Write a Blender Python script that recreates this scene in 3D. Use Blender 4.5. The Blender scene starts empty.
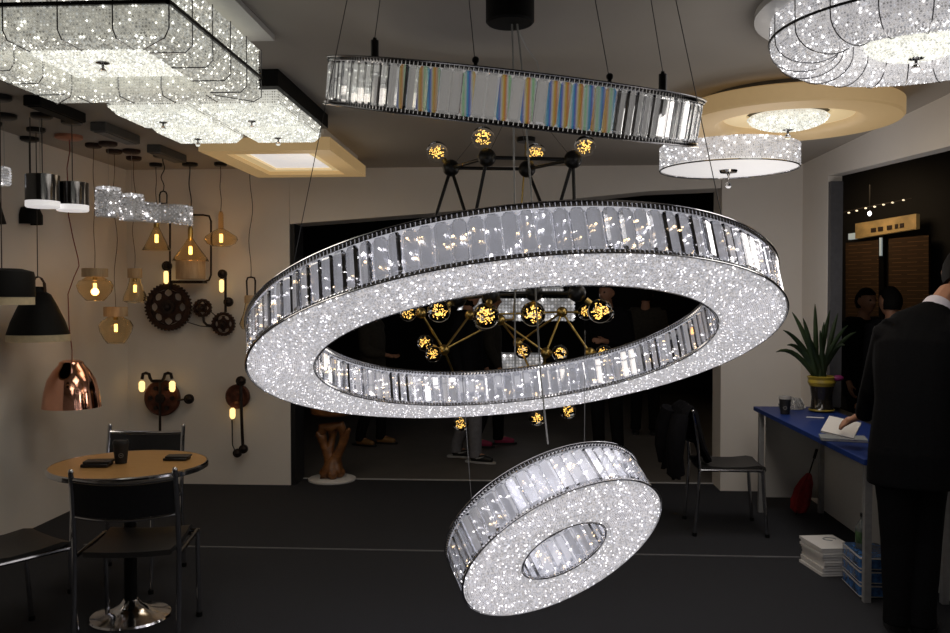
import bpy, bmesh, math, random
from mathutils import Vector, Matrix
random.seed(7)
V = Vector
PI = math.pi
SC = bpy.context.scene
COL = SC.collection

# ------------------------------------------------------------------ camera
F, CX, CY = 860.0, 475.0, 316.5
YAW, PITCH, EYE = math.atan(51 / F), math.atan(19.5 / F), 1.55
CAM = V((0, 0, EYE))
FW = V((-math.sin(YAW) * math.cos(PITCH), math.cos(YAW) * math.cos(PITCH), -math.sin(PITCH)))
RT = V((math.cos(YAW), math.sin(YAW), 0))
UP = RT.cross(FW)
cd = bpy.data.cameras.new('camera')
cam = bpy.data.objects.new('camera', cd)
COL.objects.link(cam)
cd.sensor_width = 36
cd.lens = F / 950 * 36
cd.clip_start = 0.05
cam.location = CAM
cam.rotation_euler = (PI / 2 - PITCH, 0, YAW)
SC.camera = cam


def ray(px, py):
    return FW + RT * ((px - CX) / F) - UP * ((py - CY) / F)


def at(px, py, y):          # measuring helper: the point seen at (px, py) at room depth y
    d = ray(px, py)
    return CAM + d * (y / d.y)


def atz(px, py, z):
    d = ray(px, py)
    return CAM + d * ((z - EYE) / d.z)


def atx(px, py, x):
    d = ray(px, py)
    return CAM + d * (x / d.x)


# ------------------------------------------------------------------ materials
def mat(name, col, rough=0.5, metal=0.0, emit=0.0, ecol=None, var=0.1, scale=30.0, bump=0.0, trans=0.0, ior=1.45,
        coat=0.0, alpha=1.0, film=0.0, spec=0.5):
    m = bpy.data.materials.new(name)
    m.use_nodes = True
    nt = m.node_tree
    b = nt.nodes['Principled BSDF']
    I = b.inputs
    I['Roughness'].default_value = rough
    I['Metallic'].default_value = metal
    I['IOR'].default_value = ior
    I['Transmission Weight'].default_value = trans
    I['Coat Weight'].default_value = coat
    I['Specular IOR Level'].default_value = spec
    I['Alpha'].default_value = alpha
    if film:
        I['Thin Film Thickness'].default_value = film
    tc = nt.nodes.new('ShaderNodeTexCoord')
    no = nt.nodes.new('ShaderNodeTexNoise')
    no.inputs['Scale'].default_value = scale
    no.inputs['Detail'].default_value = 4
    nt.links.new(tc.outputs['Object'], no.inputs['Vector'])
    rp = nt.nodes.new('ShaderNodeValToRGB')
    lo = [max(0, c * (1 - var)) for c in col]
    hi = [min(1, c * (1 + var)) for c in col]
    rp.color_ramp.elements[0].position = 0.3
    rp.color_ramp.elements[1].position = 0.7
    rp.color_ramp.elements[0].color = (*lo, 1)
    rp.color_ramp.elements[1].color = (*hi, 1)
    nt.links.new(no.outputs['Fac'], rp.inputs['Fac'])
    nt.links.new(rp.outputs['Color'], I['Base Color'])
    if emit:
        I['Emission Color'].default_value = (*(ecol or col), 1)
        I['Emission Strength'].default_value = emit
    if bump:
        bn = nt.nodes.new('ShaderNodeBump')
        bn.inputs['Strength'].default_value = bump
        bn.inputs['Distance'].default_value = 0.01
        nt.links.new(no.outputs['Fac'], bn.inputs['Height'])
        nt.links.new(bn.outputs['Normal'], I['Normal'])
    return m


def bead_mat(name, base, lo, hi, spark, frac, tint=(1, 0.98, 1.0)):
    """lit crystal beads: sparkle painted in as a random glow for each bead"""
    m = bpy.data.materials.new(name)
    m.use_nodes = True
    nt = m.node_tree
    b = nt.nodes['Principled BSDF']
    b.inputs['Base Color'].default_value = (*base, 1)
    b.inputs['Roughness'].default_value = 0.08
    b.inputs['IOR'].default_value = 1.6
    g = nt.nodes.new('ShaderNodeNewGeometry')
    r = nt.nodes.new('ShaderNodeValToRGB')
    e = r.color_ramp.elements
    e[0].position = 0.0
    e[0].color = (lo, lo, lo, 1)
    e[1].position = 1 - frac
    e[1].color = (hi, hi, hi, 1)
    k = r.color_ramp.elements.new(min(0.999, 1 - frac * 0.6))
    k.color = (spark, spark, spark, 1)
    nt.links.new(g.outputs['Random Per Island'], r.inputs['Fac'])
    w = nt.nodes.new('ShaderNodeTexWhiteNoise')
    w.noise_dimensions = '1D'
    nt.links.new(g.outputs['Random Per Island'], w.inputs['W'])
    h = nt.nodes.new('ShaderNodeValToRGB')
    h.color_ramp.elements[0].color = (tint[0], tint[1] * 0.97, tint[2] * 0.88, 1)
    h.color_ramp.elements[1].color = (tint[0] * 0.93, tint[1] * 0.97, tint[2], 1)
    nt.links.new(w.outputs['Value'], h.inputs['Fac'])
    nt.links.new(h.outputs['Color'], b.inputs['Emission Color'])
    nt.links.new(r.outputs['Color'], b.inputs['Emission Strength'])
    m.cycles.emission_sampling = 'NONE'
    return m


def brick_mat(name, c1, c2, mortar, scale, bw, bh):
    m = mat(name, c1, 0.9)
    nt = m.node_tree
    b = nt.nodes['Principled BSDF']
    t = nt.nodes.new('ShaderNodeTexBrick')
    t.inputs['Color1'].default_value = (*c1, 1)
    t.inputs['Color2'].default_value = (*c2, 1)
    t.inputs['Mortar'].default_value = (*mortar, 1)
    t.inputs['Scale'].default_value = scale
    t.inputs['Brick Width'].default_value = bw
    t.inputs['Row Height'].default_value = bh
    tc = nt.nodes.new('ShaderNodeTexCoord')
    mp = nt.nodes.new('ShaderNodeMapping')
    mp.inputs['Rotation'].default_value = (PI / 2, 0, 0)
    nt.links.new(tc.outputs['Object'], mp.inputs['Vector'])
    nt.links.new(mp.outputs['Vector'], t.inputs['Vector'])
    nt.links.new(t.outputs['Color'], b.inputs['Base Color'])
    return m


def wood_mat(name, c1, c2, rough=0.4, scale=6.0, stretch=(1, 8, 1)):
    m = mat(name, c1, rough)
    nt = m.node_tree
    b = nt.nodes['Principled BSDF']
    t = nt.nodes.new('ShaderNodeTexNoise')
    t.inputs['Scale'].default_value = scale
    t.inputs['Detail'].default_value = 6
    tc = nt.nodes.new('ShaderNodeTexCoord')
    mp = nt.nodes.new('ShaderNodeMapping')
    mp.inputs['Scale'].default_value = stretch
    r = nt.nodes.new('ShaderNodeValToRGB')
    r.color_ramp.elements[0].position = 0.35
    r.color_ramp.elements[0].color = (*c1, 1)
    r.color_ramp.elements[1].position = 0.65
    r.color_ramp.elements[1].color = (*c2, 1)
    nt.links.new(tc.outputs['Object'], mp.inputs['Vector'])
    nt.links.new(mp.outputs['Vector'], t.inputs['Vector'])
    nt.links.new(t.outputs['Fac'], r.inputs['Fac'])
    nt.links.new(r.outputs['Color'], b.inputs['Base Color'])
    return m


M = {}
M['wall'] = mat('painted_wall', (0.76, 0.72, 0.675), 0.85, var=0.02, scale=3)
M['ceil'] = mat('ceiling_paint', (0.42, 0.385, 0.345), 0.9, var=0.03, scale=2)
M['carpet'] = mat('dark_carpet', (0.036, 0.037, 0.042), 0.95, var=0.35, scale=220, bump=0.3, spec=0.1)
M['tile'] = mat('corridor_floor', (0.11, 0.10, 0.09), 0.6, var=0.1, scale=4)
M['strip'] = mat('pale_strip', (0.45, 0.45, 0.45), 0.5)
M['seam'] = mat('carpet_seam', (0.16, 0.16, 0.17), 0.7)
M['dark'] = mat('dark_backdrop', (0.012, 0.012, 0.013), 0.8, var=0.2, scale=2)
M['jamb'] = mat('dark_grey_jamb', (0.09, 0.09, 0.10), 0.5)
M['jambblack'] = mat('black_jamb', (0.012, 0.012, 0.013), 0.4)
M['base'] = mat('black_skirting', (0.02, 0.02, 0.02), 0.5)
M['black'] = mat('black_metal', (0.012, 0.012, 0.012), 0.35, metal=0.4, var=0.15)
M['matteblack'] = mat('matte_black', (0.0035, 0.0035, 0.0035), 0.6, var=0.15, spec=0.2)
M['alu'] = mat('grey_aluminium', (0.32, 0.32, 0.32), 0.45, metal=0.3)
M['grey'] = mat('grey_metal', (0.10, 0.10, 0.10), 0.5, metal=0.3)
M['chrome'] = mat('chrome', (0.62, 0.62, 0.64), 0.12, metal=1.0, var=0.03)
M['smoke'] = mat('smoked_chrome', (0.13, 0.13, 0.135), 0.1, metal=1.0, var=0.05)
M['darkchrome'] = mat('dark_chrome', (0.20, 0.20, 0.21), 0.2, metal=1.0, var=0.1)
M['gold'] = mat('brass', (0.42, 0.30, 0.10), 0.3, metal=1.0, var=0.08)
M['copper'] = mat('polished_copper', (0.90, 0.47, 0.33), 0.09, metal=1.0, var=0.03)
M['coppermat'] = mat('satin_copper', (0.55, 0.25, 0.16), 0.4, metal=0.7)
M['redcord'] = mat('red_cord', (0.22, 0.035, 0.025), 0.7)
M['cord'] = mat('dark_cord', (0.04, 0.033, 0.03), 0.7)
M['browncord'] = mat('brown_cord', (0.13, 0.09, 0.06), 0.8)
M['cable'] = mat('steel_cable', (0.10, 0.10, 0.10), 0.4, metal=0.6)
M['clearcord'] = mat('clear_cord', (0.36, 0.36, 0.34), 0.3)
M['glass'] = mat('clear_crystal', (0.97, 0.98, 1.0), 0.0, trans=1.0, ior=1.52, var=0.0)
M['thinglass'] = mat('clear_glass', (0.95, 0.95, 0.95), 0.0, trans=1.0, ior=1.12, var=0.0)
M['amber'] = mat('amber_glass', (0.99, 0.88, 0.68), 0.02, trans=1.0, ior=1.3, var=0.02)
M['amberwarm'] = mat('amber_dark_glass', (0.95, 0.66, 0.34), 0.02, trans=1.0, ior=1.12, var=0.02)
M['filament'] = mat('filament', (1, 0.62, 0.2), 0.4, emit=4.5, ecol=(1.0, 0.56, 0.15), var=0)
M['tubebulb'] = mat('tube_bulb', (1, 0.85, 0.6), 0.4, emit=1.9, ecol=(1.0, 0.62, 0.22), var=0)
M['fairy'] = mat('fairy_lights', (1, 0.7, 0.2), 0.4, emit=2.6, ecol=(1.0, 0.58, 0.13), var=0)
M['fairy'].cycles.emission_sampling = 'NONE'
M['wood'] = wood_mat('pale_wood', (0.40, 0.27, 0.15), (0.50, 0.36, 0.21), 0.5, 10, (6, 6, 1))
M['darkwood'] = wood_mat('root_wood', (0.13, 0.05, 0.018), (0.26, 0.11, 0.035), 0.35, 9, (1, 1, 3))
M['tablewood'] = wood_mat('table_wood', (0.40, 0.215, 0.075), (0.44, 0.24, 0.085), 0.35, 3, (1, 7, 1))
M['rust'] = mat('rusty_iron', (0.042, 0.020, 0.014), 0.55, metal=0.5, var=0.5, scale=25, bump=0.3)
M['rustred'] = mat('rusty_red_iron', (0.10, 0.034, 0.02), 0.5, metal=0.4, var=0.4, scale=25, bump=0.2)
M['pipe'] = mat('black_iron_pipe', (0.03, 0.022, 0.02), 0.45, metal=0.6, var=0.3)
M['cream'] = mat('cream_rim', (0.62, 0.52, 0.34), 0.5)
M['leather'] = mat('black_leather', (0.012, 0.012, 0.014), 0.42, var=0.2, scale=80, bump=0.1)
M['seatpad'] = mat('grey_leather', (0.024, 0.023, 0.023), 0.5, var=0.15, scale=80, bump=0.1)
M['blue'] = mat('blue_laminate', (0.010, 0.034, 0.18), 0.45, var=0.03, spec=0.3)
M['panel'] = mat('white_panel', (0.55, 0.54, 0.52), 0.6, var=0.02)
M['paper'] = mat('white_paper', (0.75, 0.73, 0.71), 0.7, var=0.02)
M['greypaper'] = mat('grey_cover', (0.25, 0.27, 0.28), 0.6)
M['cup'] = mat('black_card', (0.015, 0.015, 0.016), 0.5)
M['cupsleeve'] = mat('grey_card', (0.30, 0.29, 0.28), 0.6)
M['plastic'] = mat('clear_plastic', (0.8, 0.8, 0.8), 0.15, trans=0.8, ior=1.2)
M['red'] = mat('red_fabric', (0.24, 0.010, 0.012), 0.8, var=0.25, scale=40)
M['bluepack'] = mat('blue_wrap', (0.03, 0.10, 0.26), 0.25, var=0.8, scale=28, coat=0.5)
M['greenlabel'] = mat('green_label', (0.05, 0.10, 0.04), 0.4, var=0.6, scale=40)
M['bottleglass'] = mat('dim_plastic', (0.25, 0.28, 0.28), 0.1, trans=0.5, ior=1.3)
M['vase'] = mat('black_glaze', (0.018, 0.015, 0.012), 0.15, coat=0.6, var=0.4, scale=12)
M['goldglaze'] = mat('gold_glaze', (0.33, 0.24, 0.03), 0.35, var=0.4, scale=14)
M['leaf'] = mat('dark_leaf', (0.028, 0.045, 0.018), 0.45, var=0.35, scale=10)
M['pink'] = mat('magenta_bow', (0.18, 0.02, 0.10), 0.5)
M['skin'] = mat('skin', (0.42, 0.21, 0.13), 0.5, var=0.06, scale=20)
M['suit'] = mat('black_suit_cloth', (0.0055, 0.0055, 0.0062), 0.9, var=0.2, scale=90, spec=0.08)
M['shirt'] = mat('white_shirt_cloth', (0.66, 0.62, 0.70), 0.8, var=0.03)
M['hair'] = mat('dark_hair', (0.006, 0.005, 0.0045), 0.75, var=0.3, scale=60, spec=0.15)
M['coat'] = mat('dark_coat_cloth', (0.008, 0.008, 0.010), 0.9, var=0.2, spec=0.1)
M['olive'] = mat('dark_olive_cloth', (0.035, 0.03, 0.022), 0.9, var=0.2)
M['jeans'] = mat('grey_denim', (0.17, 0.17, 0.19), 0.9, var=0.15)
M['darkpants'] = mat('dark_trouser_cloth', (0.009, 0.009, 0.010), 0.9, spec=0.1)
M['shoe'] = mat('black_shoe', (0.012, 0.012, 0.012), 0.5)
M['shoewhite'] = mat('white_sole', (0.4, 0.4, 0.4), 0.5)
M['pinkshoe'] = mat('pink_shoe', (0.35, 0.03, 0.09), 0.6)
M['brownshoe'] = mat('tan_shoe', (0.22, 0.11, 0.035), 0.6)
M['eye'] = mat('eye', (0.05, 0.035, 0.03), 0.1)
M['bead_main'] = bead_mat('ring_beads', (0.35, 0.35, 0.37), 0.24, 0.60, 2.8, 0.04, (1.0, 0.96, 1.02))
M['bead_panel'] = bead_mat('square_lamp_beads', (0.4, 0.4, 0.38), 0.10, 0.46, 2.4, 0.06, (1.0, 0.98, 0.90))
M['bead_hot'] = bead_mat('bright_lamp_beads', (0.5, 0.5, 0.48), 0.30, 0.85, 2.2, 0.08, (1.0, 1.0, 0.93))
M['bead_round'] = bead_mat('round_lamp_beads', (0.4, 0.4, 0.42), 0.13, 0.50, 2.8, 0.08, (1.0, 0.97, 1.0))
M['bead_dim'] = bead_mat('pendant_beads', (0.35, 0.35, 0.36), 0.02, 0.26, 2.6, 0.10, (1.0, 0.95, 0.98))
M['glow_main'] = mat('ring_diffuser', (0.5, 0.5, 0.52), 0.6, emit=0.46, ecol=(1.0, 0.95, 1.0), var=0)
M['glow_panel'] = mat('square_lamp_diffuser', (0.6, 0.6, 0.55), 0.6, emit=0.20, ecol=(1.0, 0.97, 0.86), var=0)
M['glow_hot'] = mat('bright_lamp_diffuser', (0.7, 0.7, 0.65), 0.6, emit=0.42, ecol=(1.0, 0.98, 0.90), var=0)
M['glow_round'] = mat('round_lamp_diffuser', (0.6, 0.6, 0.6), 0.6, emit=0.27, ecol=(1.0, 0.95, 0.97), var=0)
M['glow_dim'] = mat('pendant_diffuser', (0.5, 0.5, 0.5), 0.6, emit=0.05, ecol=(1.0, 0.96, 0.95), var=0)
M['glow_white'] = mat('white_diffuser', (0.8, 0.8, 0.8), 0.5, emit=0.55, ecol=(1.0, 0.96, 0.95), var=0)
M['glow_warm'] = mat('warm_acrylic', (0.55, 0.43, 0.26), 0.5, emit=0.20, ecol=(1.0, 0.64, 0.27), var=0.02)
M['glow_warm2'] = mat('warm_acrylic_inner', (0.6, 0.5, 0.33), 0.5, emit=0.40, ecol=(1.0, 0.74, 0.38), var=0.02)
M['core'] = mat('ring_core', (0.55, 0.55, 0.60), 0.25, metal=0.7, emit=0.42, ecol=(0.95, 0.94, 1.0), var=0.03)
M['core2'] = mat('unlit_ring_core_added_glow', (0.55, 0.54, 0.53), 0.15, metal=0.8, emit=0.24, ecol=(1, 0.95, 0.9), var=0.03)  # glow added to the unlit ring so its bars look brighter
M['led'] = mat('led_diode', (1, 1, 1), 0.4, emit=7.0, ecol=(1.0, 0.95, 0.92), var=0)
M['led'].cycles.emission_sampling = 'NONE'
M['ledwarm'] = mat('led_diode_warm', (1, 0.8, 0.6), 0.4, emit=6.0, ecol=(1.0, 0.72, 0.40), var=0)
M['ledwarm'].cycles.emission_sampling = 'NONE'
M['white'] = mat('white_plastic', (0.75, 0.74, 0.72), 0.5, var=0.02)
M['brick'] = brick_mat('rough_brick', (0.16, 0.075, 0.035), (0.30, 0.16, 0.07), (0.07, 0.04, 0.02), 1.0, 0.19, 0.042)
M['signlit'] = mat('lit_sign', (0.5, 0.35, 0.15), 0.5, emit=0.05, ecol=(1.0, 0.62, 0.22), var=0.5, scale=5)
M['signmark'] = mat('sign_marks', (0.05, 0.03, 0.02), 0.6)
M['pale'] = mat('pale_lamp', (0.6, 0.7, 0.7), 0.5, emit=0.2, ecol=(0.8, 0.95, 1.0), var=0)
M['string'] = mat('string_light', (1, 0.9, 0.7), 0.5, emit=1.0, ecol=(1, 0.85, 0.6), var=0)


def prism_mat():
    """crystal with rainbow dispersion painted in: a spectrum of colour across the width of some bars"""
    m = mat('painted_rainbow_crystal', (1, 1, 1), 0.0, trans=1.0, ior=1.55, var=0.0)
    nt = m.node_tree
    b = nt.nodes['Principled BSDF']
    oi = nt.nodes.new('ShaderNodeObjectInfo')
    tc = nt.nodes.new('ShaderNodeTexCoord')
    sp = nt.nodes.new('ShaderNodeSeparateXYZ')
    nt.links.new(tc.outputs['Object'], sp.inputs['Vector'])
    ma = nt.nodes.new('ShaderNodeMath')
    ma.operation = 'MULTIPLY_ADD'
    nt.links.new(sp.outputs['Y'], ma.inputs[0])
    ma.inputs[1].default_value = 22.0
    nt.links.new(oi.outputs['Random'], ma.inputs[2])
    mz = nt.nodes.new('ShaderNodeMath')
    mz.operation = 'MULTIPLY_ADD'
    nt.links.new(sp.outputs['Z'], mz.inputs[0])
    mz.inputs[1].default_value = 2.0
    nt.links.new(ma.outputs[0], mz.inputs[2])
    fr = nt.nodes.new('ShaderNodeMath')
    fr.operation = 'FRACT'
    nt.links.new(mz.outputs[0], fr.inputs[0])
    r = nt.nodes.new('ShaderNodeValToRGB')
    cs = [(0.95, 0.96, 0.97), (0.10, 0.65, 0.98), (0.15, 0.20, 0.92), (0.96, 0.95, 0.94), (0.98, 0.74, 0.12), (0.98, 0.36, 0.12), (0.97, 0.96, 0.96), (0.40, 0.92, 0.45), (0.95, 0.96, 0.97)]
    e = r.color_ramp.elements
    e[0].color = (*cs[0], 1)
    e[0].position = 0
    e[1].color = (*cs[-1], 1)
    e[1].position = 1
    for i, c in enumerate(cs[1:-1]):
        k = e.new((i + 1) / 8)
        k.color = (*c, 1)
    nt.links.new(fr.outputs[0], r.inputs['Fac'])
    w = nt.nodes.new('ShaderNodeTexWhiteNoise')
    w.noise_dimensions = '1D'
    nt.links.new(oi.outputs['Random'], w.inputs['W'])
    gt = nt.nodes.new('ShaderNodeMath')
    gt.operation = 'GREATER_THAN'
    gt.inputs[1].default_value = 0.42
    nt.links.new(w.outputs['Value'], gt.inputs[0])
    mx = nt.nodes.new('ShaderNodeMix')
    mx.data_type = 'RGBA'
    mx.inputs[6].default_value = (0.96, 0.97, 0.97, 1)
    nt.links.new(gt.outputs[0], mx.inputs[0])
    nt.links.new(r.outputs['Color'], mx.inputs[7])
    nt.links.new(mx.outputs[2], b.inputs['Base Color'])
    return m


M['prism'] = prism_mat()


def silvered(m, fac, rough=0.03):
    """cut crystal returns part of the light like a mirror from its facets"""
    nt = m.node_tree
    b = nt.nodes['Principled BSDF']
    out = nt.nodes['Material Output']
    g = nt.nodes.new('ShaderNodeBsdfAnisotropic')
    g.inputs['Color'].default_value = (.95, .96, 1, 1)
    g.inputs['Roughness'].default_value = rough
    x = nt.nodes.new('ShaderNodeMixShader')
    x.inputs['Fac'].default_value = fac
    nt.links.new(b.outputs['BSDF'], x.inputs[1])
    nt.links.new(g.outputs['BSDF'], x.inputs[2])
    nt.links.new(x.outputs['Shader'], out.inputs['Surface'])


M['bar'] = mat('cut_crystal_bar', (0.97, 0.98, 1.0), 0.0, trans=1.0, ior=1.55, var=0.0)
silvered(M['bar'], 0.32)

silvered(M['prism'], 0.20)



# ------------------------------------------------------------------ mesh builder
class MB:
    def __init__(s):
        s.v, s.f = [], []

    def add(s, vs, fs):
        o = len(s.v)
        s.v += [V(p) for p in vs]
        s.f += [tuple(i + o for i in f) for f in fs]
        return s

    def box(s, c, d, rz=0.0, mx=None):
        c = V(c)
        R = mx if mx is not None else Matrix.Rotation(rz, 3, 'Z')
        vs = [c + R @ V((x * d[0] / 2, y * d[1] / 2, z * d[2] / 2)) for x in (-1, 1) for y in (-1, 1) for z in (-1, 1)]
        return s.add(vs, [(0, 1, 3, 2), (4, 6, 7, 5), (0, 4, 5, 1), (2, 3, 7, 6), (0, 2, 6, 4), (1, 5, 7, 3)])

    def rbox(s, c, d, b, rz=0.0):      # box with bevelled vertical and top edges
        hx, hy, hz = d[0] / 2, d[1] / 2, d[2] / 2
        R = Matrix.Rotation(rz, 3, 'Z')

        def ring(ix, z):
            x, y = hx - ix, hy - ix
            k = b
            return [(-x + k, -y, z), (x - k, -y, z), (x, -y + k, z), (x, y - k, z), (x - k, y, z), (-x + k, y, z), (-x, y - k, z), (-x, -y + k, z)]
        rings = [ring(b * .6, -hz), ring(0, -hz + b * .6), ring(0, hz - b * .6), ring(b * .6, hz)]
        vs = [V(c) + R @ V(p) for r in rings for p in r]
        fs = [tuple(reversed(range(8))), tuple(range(24, 32))]
        for k in range(3):
            for i in range(8):
                j = (i + 1) % 8
                fs.append((k * 8 + i, k * 8 + j, k * 8 + 8 + j, k * 8 + 8 + i))
        return s.add(vs, fs)

    def cyl(s, p, q, r, r2=None, n=14):
        p, q = V(p), V(q)
        r2 = r if r2 is None else r2
        d = (q - p).normalized()
        a = d.orthogonal().normalized()
        b = d.cross(a)
        vs = []
        for c, rr in ((p, r), (q, r2)):
            vs += [c + (a * math.cos(2 * PI * i / n) + b * math.sin(2 * PI * i / n)) * rr for i in range(n)]
        fs = [(i, (i + 1) % n, n + (i + 1) % n, n + i) for i in range(n)]
        fs += [tuple(reversed(range(n))), tuple(range(n, 2 * n))]
        return s.add(vs, fs)

    def tube(s, pts, r, n=8, closed=False):
        pts = [V(p) for p in pts]
        N = len(pts)
        vs, fs = [], []
        a = None
        for k in range(N):
            if closed:
                d = pts[(k + 1) % N] - pts[k - 1]
            else:
                d = pts[min(k + 1, N - 1)] - pts[max(k - 1, 0)]
            d.normalize()
            a = d.orthogonal().normalized() if a is None else (a - d * a.dot(d)).normalized()
            b = d.cross(a)
            rr = r[k] if isinstance(r, (list, tuple)) else r
            vs += [pts[k] + (a * math.cos(2 * PI * i / n) + b * math.sin(2 * PI * i / n)) * rr for i in range(n)]
        for k in range(N if closed else N - 1):
            k2 = (k + 1) % N
            for i in range(n):
                j = (i + 1) % n
                fs.append((k * n + i, k * n + j, k2 * n + j, k2 * n + i))
        if not closed:
            fs += [tuple(reversed(range(n))), tuple(range((N - 1) * n, N * n))]
        return s.add(vs, fs)

    def lathe(s, prof, c=(0, 0, 0), n=32, mx=None, closed=False):
        """profile of (r, z); an r of 0 closes on the axis"""
        c = V(c)
        R = mx if mx is not None else Matrix.Identity(3)
        idx, vs, fs = [], [], []
        for r, z in prof:
            if r < 1e-6:
                idx.append([len(vs)] * n)
                vs.append(c + R @ V((0, 0, z)))
            else:
                idx.append(list(range(len(vs), len(vs) + n)))
                vs += [c + R @ V((r * math.cos(2 * PI * i / n), r * math.sin(2 * PI * i / n), z)) for i in range(n)]
        K = len(prof)
        for k in range(K if closed else K - 1):
            A, B = idx[k], idx[(k + 1) % K]
            for i in range(n):
                j = (i + 1) % n
                q = [A[i], A[j], B[j], B[i]]
                u = [x for t, x in enumerate(q) if x not in q[:t]]
                if len(u) > 2:
                    fs.append(tuple(u))
        if not closed:
            for e, rev in ((0, True), (K - 1, False)):
                if prof[e][0] > 1e-6:
                    fs.append(tuple(reversed(idx[e])) if rev else tuple(idx[e]))
        return s.add(vs, fs)

    def ball(s, c, r, n=16, m=10, sc=(1, 1, 1), mx=None):
        R = mx if mx is not None else Matrix.Identity(3)
        S = R @ Matrix.Diagonal(sc)
        return s.lathe([(r * math.sin(PI * k / m), -r * math.cos(PI * k / m)) for k in range(m + 1)], c, n, S)

    def prism(s, poly, d):              # poly of 3-D points pushed along d
        d = V(d)
        n = len(poly)
        vs = [V(p) for p in poly] + [V(p) + d for p in poly]
        fs = [tuple(reversed(range(n))), tuple(range(n, 2 * n))] + [(i, (i + 1) % n, n + (i + 1) % n, n + i) for i in range(n)]
        return s.add(vs, fs)

    def octa(s, c, r, R=None):
        c = V(c)
        A = [V((r, 0, 0)), V((0, r, 0)), V((0, 0, r))]
        if R is not None:
            A = [R @ a for a in A]
        vs = [c + A[0], c - A[0], c + A[1], c - A[1], c + A[2], c - A[2]]
        return s.add(vs, [(0, 2, 4), (2, 1, 4), (1, 3, 4), (3, 0, 4), (2, 0, 5), (1, 2, 5), (3, 1, 5), (0, 3, 5)])

    def mesh(s, name, m, org=(0, 0, 0), smooth=35, fix=True):
        me = bpy.data.meshes.new(name)
        o = V(org)
        me.from_pydata([p - o for p in s.v], [], s.f)
        if fix:
            bm = bmesh.new()
            bm.from_mesh(me)
            bmesh.ops.recalc_face_normals(bm, faces=bm.faces)
            bm.to_mesh(me)
            bm.free()
        if smooth:
            me.polygons.foreach_set('use_smooth', [True] * len(me.polygons))
            me.set_sharp_from_angle(angle=math.radians(smooth))
        me.materials.append(m)
        me.update()
        return me


ORG = {}


def link(name, data, parent=None):
    o = bpy.data.objects.new(name, data)
    COL.objects.link(o)
    if parent is not None:
        o.parent = parent
    return o


def tag(o, label=None, cat=None, group=None, kind=None):
    for k, x in (('label', label), ('category', cat), ('group', group), ('kind', kind)):
        if x:
            o[k] = x
    return o


def thing(name, label, cat, loc=(0, 0, 0), group=None):
    o = link(name, None)
    o.location = loc
    o.empty_display_size = 0.05
    ORG[o.name] = V(loc)
    return tag(o, label, cat, group)


def part(name, mb, m, parent, label=None, smooth=35, fix=True, kind=None):
    """a part or sub-part whose builder works in world space"""
    org = ORG[parent.name]
    o = link(name, mb.mesh(name, m, org, smooth, fix), parent)
    ORG[o.name] = org
    return tag(o, label, kind=kind)


def solo(name, mb, m, label, cat, loc, group=None, smooth=35):
    o = link(name, mb.mesh(name, m, loc, smooth))
    o.location = loc
    ORG[o.name] = V(loc)
    return tag(o, label, cat, group)


def struct(name, mb, m, parent=None, smooth=0):
    o = link(name, mb.mesh(name, m, (0, 0, 0), smooth), parent)
    ORG[o.name] = V((0, 0, 0))
    if parent is None:
        o['kind'] = 'structure'
    return o


def randrot():
    return Matrix.Rotation(random.uniform(0, 6.28), 3, V((random.gauss(0, 1), random.gauss(0, 1), random.gauss(0, 1))).normalized())


# ------------------------------------------------------------------ the room
XL, XR, YB, ZC, WT = -3.30, 2.18, 6.95, 2.60, 0.30
Y0 = -1.2
struct('floor', MB().box(((XL + 4.6) / 2, (Y0 + YB + 0.27) / 2, -0.05), (4.6 - XL, YB + 0.27 - Y0, 0.1)), M['carpet'])
struct('floor_corridor', MB().box((1.5, 10.75, -0.05), (16, 7.0, 0.1)), M['tile'])
struct('trim_1', MB().box((-0.2, YB + 0.26, 0.002), (4.2, 0.022, 0.012)), M['strip'])
a, b = atz(84, 545, 0), atz(870, 559, 0)
struct('trim_2', MB().box(((a.x + b.x) / 2, (a.y + b.y) / 2, 0.001), ((b - a).length, 0.016, 0.008), math.atan2(b.y - a.y, b.x - a.x)), M['seam'])
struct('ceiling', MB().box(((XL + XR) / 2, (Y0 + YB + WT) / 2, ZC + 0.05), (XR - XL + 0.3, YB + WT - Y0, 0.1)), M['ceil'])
struct('wall_left', MB().box((XL - 0.06, (Y0 + YB) / 2, ZC / 2), (0.12, YB - Y0, ZC)), M['wall'])
# back wall with the wide opening to the corridor; the lower edge of the header drops towards one end
oxl, oxr = at(290, 350, YB).x, at(721, 350, YB).x
hz = [(at(px, py, YB).x, at(px, py, YB).z) for px, py in ((290, 224), (433, 213), (650, 191), (721, 188))]
poly = [(XL, 0), (oxl, 0)] + hz + [(oxr, 0), (XR, 0), (XR, ZC), (XL, ZC)]
bw = MB()
bw.prism([(XL, YB, 0), (oxl, YB, 0), (oxl, YB, ZC), (XL, YB, ZC)], (0, WT, 0))
bw.prism([(oxr, YB, 0), (XR, YB, 0), (XR, YB, ZC), (oxr, YB, ZC)], (0, WT, 0))
bw.prism([(x, YB, z) for x, z in hz] + [(oxr, YB, ZC), (oxl, YB, ZC)], (0, WT, 0))
struct('wall_back', bw, M['wall'])
dj = MB()
dj.box((oxl + 0.02, YB + 0.15, 1.1), (0.036, 0.28, 2.2))
struct('trim_3', dj, M['jambblack'])
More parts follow.
